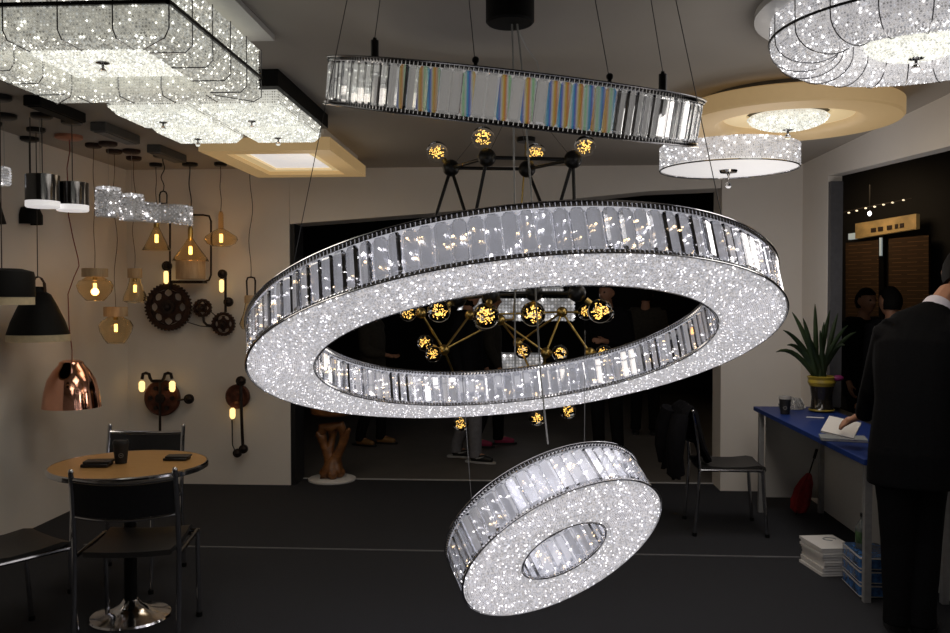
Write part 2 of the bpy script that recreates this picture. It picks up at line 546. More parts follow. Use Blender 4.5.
# right wall: white stub, then a wide opening above a sill
p0, p1 = atx(828, 176, XR), atx(950, 146, XR)
yo = p0.y
sl = (p1.z - p0.z) / (p1.y - p0.y)
rw = MB()
yn = 1.0
rw.prism([(XR, YB + WT, 0), (XR, yo, 0), (XR, yo, ZC), (XR, YB + WT, ZC)], (0.10, 0, 0))
rw.prism([(XR, yo, 0), (XR, Y0, 0), (XR, Y0, 0.70), (XR, yo, 0.70)], (0.10, 0, 0))
rw.prism([(XR, yo, p0.z), (XR, yn, p0.z + sl * (yn - yo)), (XR, yn, ZC), (XR, yo, ZC)], (0.10, 0, 0))
rw.prism([(XR, yn, 0.70), (XR, Y0, 0.70), (XR, Y0, ZC), (XR, yn, ZC)], (0.10, 0, 0))
struct('wall_right', rw, M['wall'])
struct('trim_4', MB().box((XR + 0.045, yo - 0.031, 0.75 + (p0.z - .79) / 2), (0.083, 0.058, p0.z - .80)), M['jamb'])
struct('trim_5', MB().box((XR + 0.05, (yo + yn) / 2, 0.72), (0.10, yo - yn - .002, 0.038)), M['jambblack'])
struct('baseboard_right', MB().box((XR - 0.006, 2.9, 0.04), (0.012, 6.8, 0.08)), M['base'])
# dark hall beyond the openings
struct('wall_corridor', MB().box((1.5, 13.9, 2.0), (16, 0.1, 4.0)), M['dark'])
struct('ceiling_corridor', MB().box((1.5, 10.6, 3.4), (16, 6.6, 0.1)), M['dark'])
struct('wall_behind', MB().box(((XL + XR) / 2, Y0 - 0.05, ZC / 2), (XR - XL, 0.1, ZC)), M['wall'])
struct('floor_aisle', MB().box((7.0, 3.5, -0.05), (4.8, 7.44, 0.1)), M['tile'])


# ------------------------------------------------------------------ tiered crystal ring chandelier
def ring_matrix(th, ph):
    n = V((math.sin(ph), -math.sin(th) * math.cos(ph), math.cos(th) * math.cos(ph)))
    u = V((0, 1, 0)).cross(n).normalized()
    v = n.cross(u)
    return Matrix(((u.x, v.x, n.x), (u.y, v.y, n.y), (u.z, v.z, n.z)))


CAN = at(510, 20, 2.9)
CHC = V((CAN.x, 2.9, ZC))
chand = thing('ring_chandelier', 'huge three-ring crystal chandelier tilted in mid-air, hung by thin cables from a black canopy', 'chandelier', CHC)
cb = MB().lathe([(0, 2.463), (0.074, 2.463), (0.081, 2.47), (0.081, ZC - .001), (0, ZC - .001)], (CAN.x, 2.9, 0), 40)
part('canopy', cb, M['matteblack'], chand)


def bar_mesh(name, w, h0, h1, d, m):
    """upright cut-crystal bar, local +x is outward; bevelled long edges and ends"""
    s = [(0, -w / 2), (d * .45, -w / 2), (d, -w * .32), (d, w * .32), (d * .45, w / 2), (0, w / 2)]
    mb = MB()
    vs, fs = [], []
    e = w * .25
    for z, k in ((h0, 1), (h0 + e, 0), (h1 - e, 0), (h1, 1)):
        vs += [(x * (0.75 if k else 1), y * (0.7 if k else 1), z) for x, y in s]
    for k in range(3):
        for i in range(6):
            j = (i + 1) % 6
            fs.append((k * 6 + i, k * 6 + j, k * 6 + 6 + j, k * 6 + 6 + i))
    fs += [tuple(reversed(range(6))), tuple(range(18, 24))]
    mb.add(vs, fs)
    return mb.mesh(name, m, smooth=0)


def strip_crystals(mb, R, z, n, size, sign):
    for i in range(n):
        t = 2 * PI * (i + .5) / n
        Q = Matrix.Rotation(t, 3, 'Z')
        c = Q @ V((R, 0, z))
        k = size * .5
        vs = [c + Q @ V(p) for p in ((0, -k, -k), (0, k, -k), (0, k, k), (0, -k, k), (sign * k * .7, 0, 0))]
        mb.add(vs, [(0, 1, 2, 3), (0, 1, 4), (1, 2, 4), (2, 3, 4), (3, 0, 4)])


def crystal_ring(name, label, cx, cy_, cz, R, r, H, th, ph, nout, nin, nshow, lit, glass, strands, rows, leds):
    Q = ring_matrix(th, ph)
    loc = V((cx, cy_, cz))
    lcam = Q.transposed() @ (CAM - loc)
    co = M['core'] if lit else M['core2']
    ro, ri = R - 0.024, r + 0.024
    body = MB()
    # hollow housing: bright core walls, open to the beaded face
    body.lathe([(ro, 0.006), (ro, H - 0.004), (ri, H - 0.004), (ri, 0.006)], (0, 0, 0), 128, closed=True)
    ring = link(name, body.mesh(name, co, (0, 0, 0), 30), chand)
    ring.matrix_local = Matrix.Translation(loc - CHC) @ Q.to_4x4()
    tag(ring, label)

    def sub(nm, mb, m, smooth=35, fix=True, kind=None):
        return tag(link(nm, mb.mesh(nm, m, (0, 0, 0), smooth, fix), ring), kind=kind)
    rim = MB()
    for rr, zz, tr in ((R, 0.0, .0026), (R, H, .0032), (r, 0.0, .0026), (r, H, .0032)):
        rim.tube([(rr * math.cos(2 * PI * i / 128), rr * math.sin(2 * PI * i / 128), zz) for i in range(128)], tr, 6, True)
    for a0, a1 in ((R, ro), (r, ri)):
        for zz in (0.0015, H - 0.0015):
            rim.lathe([(a0, zz - .0012), (a0, zz + .0012), (a1, zz + .0012), (a1, zz - .0012)], (0, 0, 0), 128, closed=True)
    sub('metal_rim', rim, M['chrome'] if lit else M['darkchrome'], 40)
    st = MB()
    for zz in (0.0070, H - 0.0075):
        strip_crystals(st, R - .005, zz, int(2 * PI * R / .015), .0125, 1)
        strip_crystals(st, r + .005, zz, int(2 * PI * r / .015), .0125, -1)
    sub('rim_crystals', st, M['chrome'] if lit else M['smoke'], 0, True, 'stuff')
    # crystal bars around the outer and inner walls
    wo, wi = 2 * PI * R / nout * .96, 2 * PI * r / nin * .96
    mo = bar_mesh('crystal_bar', wo, .013, H - .014, .013, glass)
    mi = bar_mesh('crystal_bar', wi, .013, H - .014, .012, glass)
    cand = []
    for k in range(nout):
        t = 2 * PI * k / nout
        o_ = V((math.cos(t), math.sin(t), 0))
        p = o_ * (R - .020)
        d = lcam - p
        cand.append((o_.dot(d.normalized()) / d.length * wo, 1, t))
    for k in range(nin):
        t = 2 * PI * k / nin
        o_ = V((math.cos(t), math.sin(t), 0))
        p = o_ * (r + .020)
        d = lcam - p
        cand.append((-o_.dot(d.normalized()) / d.length * wi, -1, t))
    cand.sort(reverse=True)
    rest = MB()
    for q, (sc, sg, t) in enumerate(cand):
        base = V((math.cos(t), math.sin(t), 0)) * ((R - .020) if sg > 0 else (r + .020))
        jit = random.gauss(0, .15)
        rz = t + (0 if sg > 0 else PI) + jit
        me = mo if sg > 0 else mi
        if q < nshow:
            o = link('crystal_bar', me, ring)
            o.location = base
            o.rotation_euler = (0, 0, rz)
        else:
            Z = Matrix.Rotation(rz, 3, 'Z')
            rest.add([base + Z @ v.co for v in me.vertices], [tuple(p.vertices) for p in me.polygons])
    sub('crystal_bars', rest, glass, 0, True, 'stuff')
    if leds:
        for nm, mm, cnt, sd in (('led_diodes', M['led'], leds, 3), ('warm_led_diodes', M['ledwarm'], leds // 2, 5)):
            rg = random.Random(sd)
            lm = MB()
            for k in range(cnt):
                t = rg.uniform(0, 2 * PI)
                rr = (ro + .002) if rg.random() < .58 else (ri - .002)
                lm.octa((rr * math.cos(t), rr * math.sin(t), rg.uniform(.025, H - .03)), rg.uniform(.0022, .0048))
            sub(nm, lm, mm, 0, True, 'stuff')
    # beaded face and the diffuser behind it
    df = MB().lathe([(ro, .004), (ro, .0055), (ri, .0055), (ri, .004)], (0, 0, 0), 128, closed=True)
    sub('diffuser', df, M['glow_main'] if lit else M['core2'], 30)
    if lit:
        bd = MB()
        rg = random.Random(11)
        for k in range(strands):
            t = 2 * PI * k / strands
            for j in range(rows):
                rr = r + .006 + (R - r - .012) * (j + .5) / rows
                # strands thin out towards the inside so that beads never pile up
                if rr * 2 * PI / strands < .0043 and (k % 2):
                    continue
                tt = t + rg.gauss(0, .0006 / rr)
                s_ = .0034 * rg.uniform(.85, 1.15)
                Rr = Matrix.Rotation(rg.uniform(0, 6.28), 3, 'Z') @ Matrix.Rotation(rg.uniform(-.5, .5), 3, 'X')
                bd.octa((rr * math.cos(tt), rr * math.sin(tt), -.001), s_, Rr)
        sub('bead_face', bd, M['bead_main'], 0, False, 'stuff')

    def world(t, rr, z):
        return loc + Q @ V((rr * math.cos(t), rr * math.sin(t), z))
    return ring, world, Q, loc


R1 = crystal_ring('large_ring', 'largest lit ring of the chandelier with a beaded underside', -0.0376, 3.2, 1.3248, 0.9736, 0.7351, 0.155,
                  -0.34285, -0.1176, 128, 110, 62, True, M['bar'], 1000, 36, 620)
R2 = crystal_ring('top_ring', 'unlit uppermost ring with rainbow dispersion coloured into its crystal bars', -0.0587, 3.2, 2.1867, 0.6832, 0.53, 0.158,
                  0.2004, 0.1255, 116, 84, 24, False, M['prism'], 0, 0, 0)
R3 = crystal_ring('small_ring', 'smallest lit ring hanging lowest with a small round hole', 0.1449, 3.2, 0.6012, 0.4116, 0.1707, 0.1734,
                  -0.7838, -0.4314, 56, 26, 14, True, M['bar'], 560, 34, 190)


def nearest_rim(world, R, H, px, py):
    best = None
    for i in range(720):
        p = world(2 * PI * i / 720, R, H)
        d = p - CAM
        w = d.dot(FW)
        x, y = CX + F * d.dot(RT) / w, CY - F * d.dot(UP) / w
        e = (x - px) ** 2 + (y - py) ** 2
        if best is None or e < best[0]:
            best = (e, p)
    return best[1]


def cable(p, q, r=0.0014, m='cable', nm='cable'):
    part(nm, MB().cyl(p, q, r, n=6), M[m], chand)


H1, H2, H3 = .155, .158, .1734
for w_, R_, H_, px, py, tx, ty in ((R1[1], .965, H1, 290, 262, 344, 15), (R1[1], .965, H1, 724, 212, 679, 15),
                                   (R2[1], .67, H2, 476, 61, 470, 10), (R2[1], .67, H2, 610, 78, 597, 10)):
    p = nearest_rim(w_, R_, H_, px, py)
    q = at(tx, ty, p.y)
    q = p + (q - p) * ((ZC - p.z) / (q.z - p.z))
    cable(p, q)
for px, py, kind in ((375, 50, 'post'), (476, 61, 'knob'), (610, 78, 'knob'), (663, 87, 'post')):
    p = nearest_rim(R2[1], .668, H2, px, py)
    mb = MB()
    if kind == 'post':
        mb.cyl(p, p + V((0, 0, .052)), .0125, n=14)
        mb.cyl(p + V((0, 0, .052)), p + V((0, 0, .06)), .006, n=10)
    else:
        mb.cyl(p, p + V((0, 0, .012)), .006, n=10)
        mb.ball(p + V((0, 0, .018)), .011)
    part('cable_grip', mb, M['black'], chand)
    if kind == 'post':
        top = at(380 if px < 500 else 651, 0, p.y)
        st_ = p + V((0, 0, .058))
        cable(st_, st_ + (top - st_) * ((ZC - st_.z) / (top.z - st_.z)))
# power cords: canopy to the rings
for pts in ([(512, 22, 2.9), (513, 60, 2.95), (514, 160, 3.0), (515, 260, 3.2), (515, 330, 3.6), (515, 372, 4.05)],
            [(517, 22, 2.9), (522, 70, 2.95), (531, 190, 3.0), (536, 300, 3.1), (541, 380, 3.2), (548, 444, 3.25)],
            [(514, 22, 2.9), (527, 48, 3.2), (537, 62, 3.6), (541, 82, 3.85)]):
    part('power_cord', MB().tube([at(*p) for p in pts], .0032, 8), M['clearcord'], chand)
for (px, py), (tx, ty) in (((466, 497), (462, 372)), ((584, 442), (585, 330))):
    p = nearest_rim(R3[1], .40, H3, px, py)
    part('cable', MB().cyl(p, at(tx, ty, 3.5), .0011, n=6), M['cable'], chand)


# ------------------------------------------------------------------ ceiling lamps
def bead_grid(mb, a, u, v, nu, nv, size, rg):
    """beads over the parallelogram a + u*[0,1] + v*[0,1]"""
    for i in range(nu):
        for j in range(nv):
            p = a + u * ((i + .5) / nu) + v * ((j + .5) / nv)
            mb.octa(p, size * rg.uniform(.75, 1.2), Matrix.Rotation(rg.uniform(0, 6.28), 3, 'Z'))


def frustum_faces(x0, x1, y0, y1, prof):
    """four-sided sweep of a profile of (inset, z)"""
    out = []
    for (i0, z0), (i1, z1) in zip(prof, prof[1:]):
        c0 = [V((x0 + i0, y0 + i0, z0)), V((x1 - i0, y0 + i0, z0)), V((x1 - i0, y1 - i0, z0)), V((x0 + i0, y1 - i0, z0))]
        c1 = [V((x0 + i1, y0 + i1, z1)), V((x1 - i1, y0 + i1, z1)), V((x1 - i1, y1 - i1, z1)), V((x0 + i1, y1 - i1, z1))]
        for k in range(4):
            j = (k + 1) % 4
            out.append((c0[k], c0[j], c1[j], c1[k]))
    return out


def bead_quads(quads, step, size, seed):
    mb = MB()
    rg = random.Random(seed)
    for a, b, c, d in quads:
        nu = max(1, int(max((b - a).length, (c - d).length) / step))
        nv = max(1, int(max((d - a).length, (c - b).length) / step))
        for j in range(nv):
            t = (j + .5) / nv
            p, q = a.lerp(d, t), b.lerp(c, t)
            n_ = max(1, int((q - p).length / step))
            for i in range(n_):
                s_ = size * rg.uniform(.75, 1.25)
                mb.octa(p.lerp(q, (i + .5) / n_), s_, Matrix.Rotation(rg.uniform(0, 6.28), 3, 'Z') @ Matrix.Rotation(rg.uniform(-.5, .5), 3, 'X'))
    return mb


def shell_quads(quads):
    mb = MB()
    for q in quads:
        mb.add(q, [(0, 1, 2, 3)])
    return mb


def shrink_prof(prof, x):
    return prof


def finial(p, parent, s=1.0):
    mb = MB()
    mb.lathe([(0, .0), (.022 * s, .0), (.024 * s, -.004 * s), (.006 * s, -.008 * s), (.004 * s, -.02 * s), (0, -.02 * s)], p, 20)
    part('finial_cap', mb, M['darkchrome'], parent)
    part('crystal_drop', MB().ball(V(p) - V((0, 0, .034 * s)), .014 * s, 14, 10), M['glass'], parent)


def square_crystal_lamp(x0, x1, y0, y1):
    t = thing('square_crystal_ceiling_lamp', 'large hollow square crystal ceiling lamp with a dark frame line and an inner square lamp',
              'ceiling lamp', ((x0 + x1) / 2, (y0 + y1) / 2, ZC))
    part('ceiling_plate', MB().box(((x0 + x1) / 2, (y0 + y1) / 2, ZC - .012), (x1 - x0 + .1, y1 - y0 + .1, .022)), M['white'], t, smooth=0)
    prof = [(0.0, 2.53), (0.0, 2.345), (0.022, 2.325), (0.135, 2.325), (0.15, 2.345), (0.15, 2.53)]
    q = frustum_faces(x0, x1, y0, y1, prof)
    ins = [(0.010, 2.535), (0.010, 2.352), (0.028, 2.334), (0.130, 2.334), (0.141, 2.352), (0.141, 2.535)]
    part('diffuser', shell_quads(frustum_faces(x0, x1, y0, y1, ins)), M['glow_panel'], t, smooth=0)
    part('crystal_strands', bead_quads(q, .0100, .0043, 1), M['bead_panel'], t, smooth=0, fix=False, kind='stuff')
    fr = MB()
    z = 2.42
    cs = [(x0 - .004, y0 - .004), (x1 + .004, y0 - .004), (x1 + .004, y1 + .004), (x0 - .004, y1 + .004)]
    for k in range(4):
        a, b = cs[k], cs[(k + 1) % 4]
        fr.box(((a[0] + b[0]) / 2, (a[1] + b[1]) / 2, z), (abs(b[0] - a[0]) + .012, abs(b[1] - a[1]) + .012, .012))
    part('frame_band', fr, M['black'], t, smooth=0)
    for k in range(4):
        for q_ in range(5):
            a, b = V((*cs[k], 0)), V((*cs[(k + 1) % 4], 0))
            d = (b - a)
            inn = V((-d.y, d.x, 0)).normalized()
            pts = []
            for ii, zz in ((-.003, 2.53), (-.003, 2.343), (.02, 2.321), (.137, 2.321), (.154, 2.345), (.154, 2.53)):
                w0 = a + (inn + d.normalized()) * ii if q_ == 0 else a + d * (q_ / 5) + inn * ii
                pts.append((w0.x, w0.y, zz))
            part('rib', MB().tube(pts[:4] if q_ in (1, 4) else pts, .0022, 6), M['darkchrome'], t)
    mx, my = (x0 + x1) / 2, (y0 + y1) / 2
    hx, hy = (x1 - x0) * .285, (y1 - y0) * .285
    ip = [(0.0, 2.54), (0.0, 2.40), (0.03, 2.375), (hx - .001, 2.37)]
    part('inner_diffuser', shell_quads(frustum_faces(mx - hx + .008, mx + hx - .008, my - hy + .008, my + hy - .008, [(a, z + .008) for a, z in ip])), M['glow_hot'], t, smooth=0)
    part('inner_crystal_strands', bead_quads(frustum_faces(mx - hx, mx + hx, my - hy, my + hy, ip), .0105, .0047, 2), M['bead_hot'], t, smooth=0, fix=False, kind='stuff')
    finial((mx, my, 2.368), t)
    return t


SQ = square_crystal_lamp(-1.89, -1.057, 2.50, 3.37)

# cluster of four square crystal lamps on one dark plate
qt = thing('four_square_crystal_ceiling_lamp', 'bright ceiling lamp of four small crystal squares on one dark plate', 'ceiling lamp', (-1.58, 4.45, ZC))
part('ceiling_plate', MB().box((-1.575, 4.42, 2.56), (.87, 1.0, .078)), M['matteblack'], qt, smooth=0)
for i, (sx, sy) in enumerate(((-1.79, 4.17), (-1.345, 4.17), (-1.79, 4.62), (-1.345, 4.62))):
    hx, hy = .188, .192
    z0 = 2.515
    prof = [(0, z0), (0, z0 - .06), (.03, z0 - .095), (hy - .002, z0 - .10)]
    q = frustum_faces(sx - hx, sx + hx, sy - hy, sy + hy, prof)
    pr2 = [(a + .008, z + .008) for a, z in prof[:-1]] + [(hy - .002, z0 - .092)]
    sq = part('lamp_square', shell_quads(frustum_faces(sx - hx, sx + hx, sy - hy, sy + hy, pr2)), M['glow_hot'], qt, smooth=0)
    part('side_strands', bead_quads(q[:4], .0110, .0046, 30 + i), M['bead_panel'], sq, smooth=0, fix=False, kind='stuff')
    part('crystal_strands', bead_quads(q[4:], .0110, .0049, 20 + i), M['bead_hot'], sq, smooth=0, fix=False, kind='stuff')
    mb = MB().lathe([(0, 0), (.02, 0), (.02, -.005), (.005, -.009), (.004, -.02), (0, -.02)], (sx, sy, z0 - .1), 20)
    part('finial_cap', mb, M['darkchrome'], sq)
    part('crystal_drop', MB().ball((sx, sy, z0 - .132), .013), M['glass'], sq)

# square warm acrylic lamp
wt = thing('square_acrylic_ceiling_lamp', 'warm cream square acrylic ceiling lamp with a stepped white middle', 'ceiling lamp', (-1.61, 5.81, ZC))
x0, x1, y0, y1 = -2.02, -1.20, 5.22, 6.40


def frame_band(x0, x1, y0, y1, w, z0, z1):
    mb = MB()
    o = [(x0, y0), (x1, y0), (x1, y1), (x0, y1)]
    i = [(x0 + w, y0 + w), (x1 - w, y0 + w), (x1 - w, y1 - w), (x0 + w, y1 - w)]
    vs = [(*p, z0) for p in o] + [(*p, z0) for p in i] + [(*p, z1) for p in o] + [(*p, z1) for p in i]
    fs = []
    for k in range(4):
        j = (k + 1) % 4
        fs += [(k, j, 4 + j, 4 + k), (8 + k, 12 + k, 12 + j, 8 + j), (k, 8 + k, 8 + j, j), (4 + k, 4 + j, 12 + j, 12 + k)]
    return mb.add(vs, fs)


part('outer_frame', frame_band(x0, x1, y0, y1, .13, 2.45, 2.53), M['glow_warm'], wt, smooth=0)
part('inner_frame', frame_band(x0 + .131, x1 - .131, y0 + .131, y1 - .131, .07, 2.475, 2.53), M['glow_warm2'], wt, smooth=0)
part('diffuser', MB().box(((x0 + x1) / 2, (y0 + y1) / 2, 2.50), (x1 - x0 - .405, y1 - y0 - .405, .02)), M['glow_white'], wt, smooth=0)
part('ceiling_plate', MB().box(((x0 + x1) / 2, (y0 + y1) / 2, 2.566), (x1 - x0 - .1, y1 - y0 - .1, .066)), M['white'], wt, smooth=0)


def lathe_beads(prof, c, step, size, seed):
    mb = MB()
    rg = random.Random(seed)
    for (r0, z0), (r1, z1) in zip(prof, prof[1:]):
        L = math.hypot(r1 - r0, z1 - z0)
        nv = max(1, round(L / step))
        for j in range(nv):
            t = (j + .5) / nv
            r_, z_ = r0 + (r1 - r0) * t, z0 + (z1 - z0) * t
            n_ = max(1, int(2 * PI * r_ / step))
            o = rg.random()
            for i in range(n_):
                a = 2 * PI * (i + o) / n_
                mb.octa(V(c) + V((r_ * math.cos(a), r_ * math.sin(a), z_)), size * rg.uniform(.75, 1.25),
                        Matrix.Rotation(rg.uniform(0, 6.28), 3, 'Z') @ Matrix.Rotation(rg.uniform(-.5, .5), 3, 'X'))
    return mb


def arc(cx_, cz_, rx, rz, a0, a1, n):
    return [(cx_ + rx * math.cos(a0 + (a1 - a0) * i / n), cz_ + rz * math.sin(a0 + (a1 - a0) * i / n)) for i in range(n + 1)]


# big round crystal ring lamp
c = V((1.385, 3.17, 0))
rt = thing('round_crystal_ceiling_lamp', 'big round crystal ring ceiling lamp with dark ribs and a small lit middle dome', 'ceiling lamp', (c.x, c.y, ZC))
part('ceiling_plate', MB().lathe([(0, 2.575), (.55, 2.575), (.55, ZC - .001), (0, ZC - .001)], c, 64), M['white'], rt)
pf = [(.49, 2.57), (.49, 2.49)] + arc(.37, 2.48, .12, .085, 0, -PI, 12)[1:] + [(.25, 2.57)]
pi = [(r_ + (-.012 if r_ > .37 else .012), max(z_ + .010, 2.405)) for r_, z_ in pf]
part('diffuser', MB().lathe(pi, c, 72), M['glow_round'], rt)
part('crystal_strands', lathe_beads(pf, c, .0100, .0044, 5), M['bead_round'], rt, smooth=0, fix=False, kind='stuff')
part('frame_band', MB().tube([c + V((.496 * math.cos(2 * PI * i / 72), .496 * math.sin(2 * PI * i / 72), 2.49)) for i in range(72)], .005, 6, True), M['black'], rt)
for k in range(20):
    t = 2 * PI * k / 20
    pts = [c + V(((r_ + (.004 if r_ > .37 else -.004)) * math.cos(t), (r_ + (.004 if r_ > .37 else -.004)) * math.sin(t), z_ - .006)) for r_, z_ in pf]
    part('rib', MB().tube(pts, .0022, 5), M['darkchrome'], rt)
dm = arc(0, 2.46, .17, .06, 0, -PI / 2, 8)
part('dome_diffuser', MB().lathe([(.16, 2.57)] + [(r_ * .94, z_ + .006) for r_, z_ in dm], c, 48), M['glow_hot'], rt)
part('dome_crystals', lathe_beads([(.17, 2.57)] + dm, c, .0125, .0055, 6), M['bead_hot'], rt, smooth=0, fix=False, kind='stuff')
finial((c.x, c.y, 2.402), rt, 1.1)

# warm round acrylic lamp with crystal dome
c = V((at(788, 112, 4.66).x, 4.66, 0))
et = thing('round_acrylic_ceiling_lamp', 'wide warm cream round ceiling lamp with a small crystal dome in its middle', 'ceiling lamp', (c.x, c.y, ZC))
part('outer_ring', MB().lathe([(.55, 2.465), (.56, 2.475), (.56, 2.548), (.55, 2.555), (.36, 2.555), (.33, 2.505), (.345, 2.485), (.38, 2.465)], c, 96, closed=True), M['glow_warm'], et)
part('inner_dish', MB().lathe([(.329, 2.503), (.29, 2.50), (.21, 2.515), (.21, 2.53), (.329, 2.53)], c, 72, closed=True), M['glow_warm2'], et)
part('ceiling_plate', MB().lathe([(0, 2.556), (.44, 2.556), (.44, ZC - .001), (0, ZC - .001)], c, 64), M['grey'], et)
dm = arc(0, 2.50, .205, .065, 0, -PI / 2, 8)
part('dome_diffuser', MB().lathe([(r_ * .95, z_ + .006) for r_, z_ in dm], c, 48), M['glow_hot'], et)
part('dome_crystals', lathe_beads(dm, c, .0125, .0055, 8), M['bead_hot'], et, smooth=0, fix=False, kind='stuff')
finial((c.x, c.y, 2.437), et, 1.2)

# crystal drum lamp
c = V((1.235, 5.36, 0))
ft = thing('crystal_drum_ceiling_lamp', 'crystal drum ceiling lamp with a flat glowing white underside and a crystal drop', 'ceiling lamp', (c.x, c.y, ZC))
part('drum', MB().lathe([(.402, 2.345), (.402, 2.47), (.36, 2.47), (.36, 2.345)], c, 96, closed=True), M['glow_round'], ft)
part('crystal_strands', lathe_beads([(.410, 2.335), (.410, 2.47)], c, .0135, .006, 9), M['bead_round'], ft, smooth=0, fix=False, kind='stuff')
part('rim', MB().tube([c + V((.410 * math.cos(2 * PI * i / 80), .410 * math.sin(2 * PI * i / 80), 2.33)) for i in range(80)], .005, 6, True), M['chrome'], ft)
part('diffuser', MB().lathe([(0, 2.326), (.36, 2.328), (.402, 2.336), (.402, 2.344), (0, 2.344)], c, 80), M['glow_white'], ft)
part('ceiling_plate', MB().lathe([(0, 2.471), (.28, 2.471), (.28, ZC - .001), (0, ZC - .001)], c, 48), M['white'], ft)
mb = MB().lathe([(0, 2.326), (.055, 2.324), (.05, 2.31), (.012, 2.305), (.005, 2.29), (.004, 2.255), (0, 2.25)], c, 28)
part('finial_cap', mb, M['chrome'], ft)
part('crystal_drop', MB().ball(c + V((0, 0, 2.232)), .019, 16, 12), M['glass'], ft)

# dark ceiling boxes above the row of pendants
for y_, lab, mm in ((4.57, 'black ceiling box beside the large square crystal lamp', 'matteblack'),
                    (5.26, 'grey ceiling box above the small crystal cylinder pendants', 'grey'),
                    (6.03, 'grey ceiling box near the cream square ceiling lamp', 'grey')):
    bt = thing('ceiling_mount_box', lab, 'ceiling mount', (-2.56, y_, ZC), 'long boxes on the ceiling')
    part('housing', MB().rbox((-2.56, y_, ZC - .028), (.10, .46, .055), .006), M[mm], bt, smooth=0)
    part('cover_strip', MB().box((-2.56, y_, ZC - .058), (.07, .42, .005)), M[mm], bt, smooth=0)


# ------------------------------------------------------------------ pendants along the wall
def canopy(c, r, t, m):
    return part('canopy', MB().lathe([(0, ZC - .028), (r * .8, ZC - .028), (r, ZC - .02), (r, ZC - .001), (0, ZC - .001)], (c.x, c.y, 0), 28), m, t)


def wavy(p, q, amp, n=14, seed=1):
    rg = random.Random(seed)
    f1, f2, a1 = rg.uniform(1.2, 2.0), rg.uniform(0, 6), rg.uniform(0, 6)
    out = []
    for k in range(n + 1):
        t = k / n
        s_ = math.sin(PI * t)
        out.append(V(p).lerp(V(q), t) + V((math.sin(f1 * 2 * PI * t + f2) * amp * s_, math.cos(f1 * 5 * t + a1) * amp * s_, 0)))
    return out


def hang(name, label, c, group, can_m, can_r, cord_m, top_z, amp=0.0, seed=1, cord_r=.003, cat='pendant lamp'):
    """empty at the ceiling point with canopy and cord"""
    t = thing(name, label, cat, (c.x, c.y, ZC), group)
    canopy(c, can_r, t, can_m)
    a, b = V((c.x, c.y, ZC - .026)), V((c.x, c.y, top_z))
    part('cord', MB().tube(wavy(a, b, amp, 16, seed), cord_r, 6) if amp else MB().cyl(a, b, cord_r, n=8), cord_m, t)
    return t


XP = -2.9


def zpx(py, y):
    return at(300, py, y).z


def colpt(px, x=XP):
    d = ray(px, 250)
    return V((x, d.y * x / d.x, 0))


GP = 'pendant lamps hung along the grey wall'
# chrome drums with white glowing undersides
for px, top, bot, rad, lab, sd in ((42.5, 173, 206, 16.5, 'dark chrome drum pendant with a white glowing rim, the one hung higher on three cords', 3),
                                   (72.5, 181, 210, 15.5, 'dark chrome drum pendant with a white glowing rim, the one nearer the crystal cylinders', 4)):
    y_ = 4.80 if px < 60 else 4.98
    p = at(px, 190, y_)
    zt, zb, rr = zpx(top, y_), zpx(bot, y_), rad * y_ / F
    t = hang('chrome_drum_pendant', lab, V((p.x, y_, 0)), GP, M['black'], .06, M['cord'], zt)
    if px < 60:
        part('cord', MB().cyl((p.x - .07, y_, ZC - .02), (p.x - .07, y_, zt), .003, n=6), M['cord'], t)
        part('cord', MB().cyl((p.x - .03, y_ + .03, ZC - .02), (p.x - .03, y_ + .03, zt), .002, n=6), M['clearcord'], t)
    part('shade', MB().lathe([(0, zt), (rr, zt), (rr, zb + .037), (rr - .008, zb + .037), (rr - .008, zt - .01), (0, zt - .01)], (p.x, y_, 0), 40), M['smoke'], t)
    part('diffuser', MB().lathe([(0, zb), (rr * .93, zb), (rr * 1.0, zb + .006), (rr, zb + .036), (0, zb + .036)], (p.x, y_, 0), 40), M['glow_white'], t, 'white glowing rim')
# extra dark canopies shared by the dome cords
# black globe-cut small pendant behind
p = at(30, 214, 5.5)
t = hang('small_black_dome_pendant', 'small matte black dome pendant behind the chrome drums', V((p.x, 5.5, 0)), GP, M['black'], .06, M['cord'], zpx(204, 5.5))
rr = 12 * 5.5 / F
zt, zb = zpx(204, 5.5), zpx(223, 5.5)
part('shade', MB().lathe([(.02, zt), (rr * .75, zt - .015), (rr, (zt + zb) / 2), (rr, zb), (rr - .006, zb), (rr - .006, (zt + zb) / 2), (rr * .72, zt - .022), (.02, zt - .01)], (p.x, 5.5, 0), 36, closed=True), M['matteblack'], t)
# pendant cut by the frame edge
p = at(1, 172, 4.8)
t = hang('lit_crystal_cup_pendant', 'little lit crystal cup pendant below the black canopy nearest the camera', V((p.x + .02, 4.8, 0)), GP, M['black'], .07, M['clearcord'], zpx(166, 4.8), cord_r=.0015)
cc = V((p.x, 4.8, 0))
zt, zb = zpx(166, 4.8), zpx(182, 4.8)
part('diffuser', MB().lathe([(0, zt), (.042, zt), (.042, zb), (0, zb)], cc, 24), M['glow_dim'], t)
part('crystal_beads', lathe_beads([(.03, zt + .01), (.05, zt), (.05, zb), (.01, zb)], cc, .014, .0065, 31), M['bead_round'], t, smooth=0, fix=False, kind='stuff')
# black slanted cone cut by the frame edge
p = at(-6, 210, 5.0)
t = hang('black_cone_pendant', 'slim black cone pendant beside the grey wall below the lit crystal cup', V((p.x, 5.0, 0)), GP, M['black'], .05, M['cord'], zpx(190, 5))
part('shade', MB().lathe([(.018, zpx(190, 5)), (.066, zpx(222, 5)), (.06, zpx(222, 5)), (.014, zpx(190, 5) - .01)], (p.x, 5, 0), 32, closed=True), M['matteblack'], t)
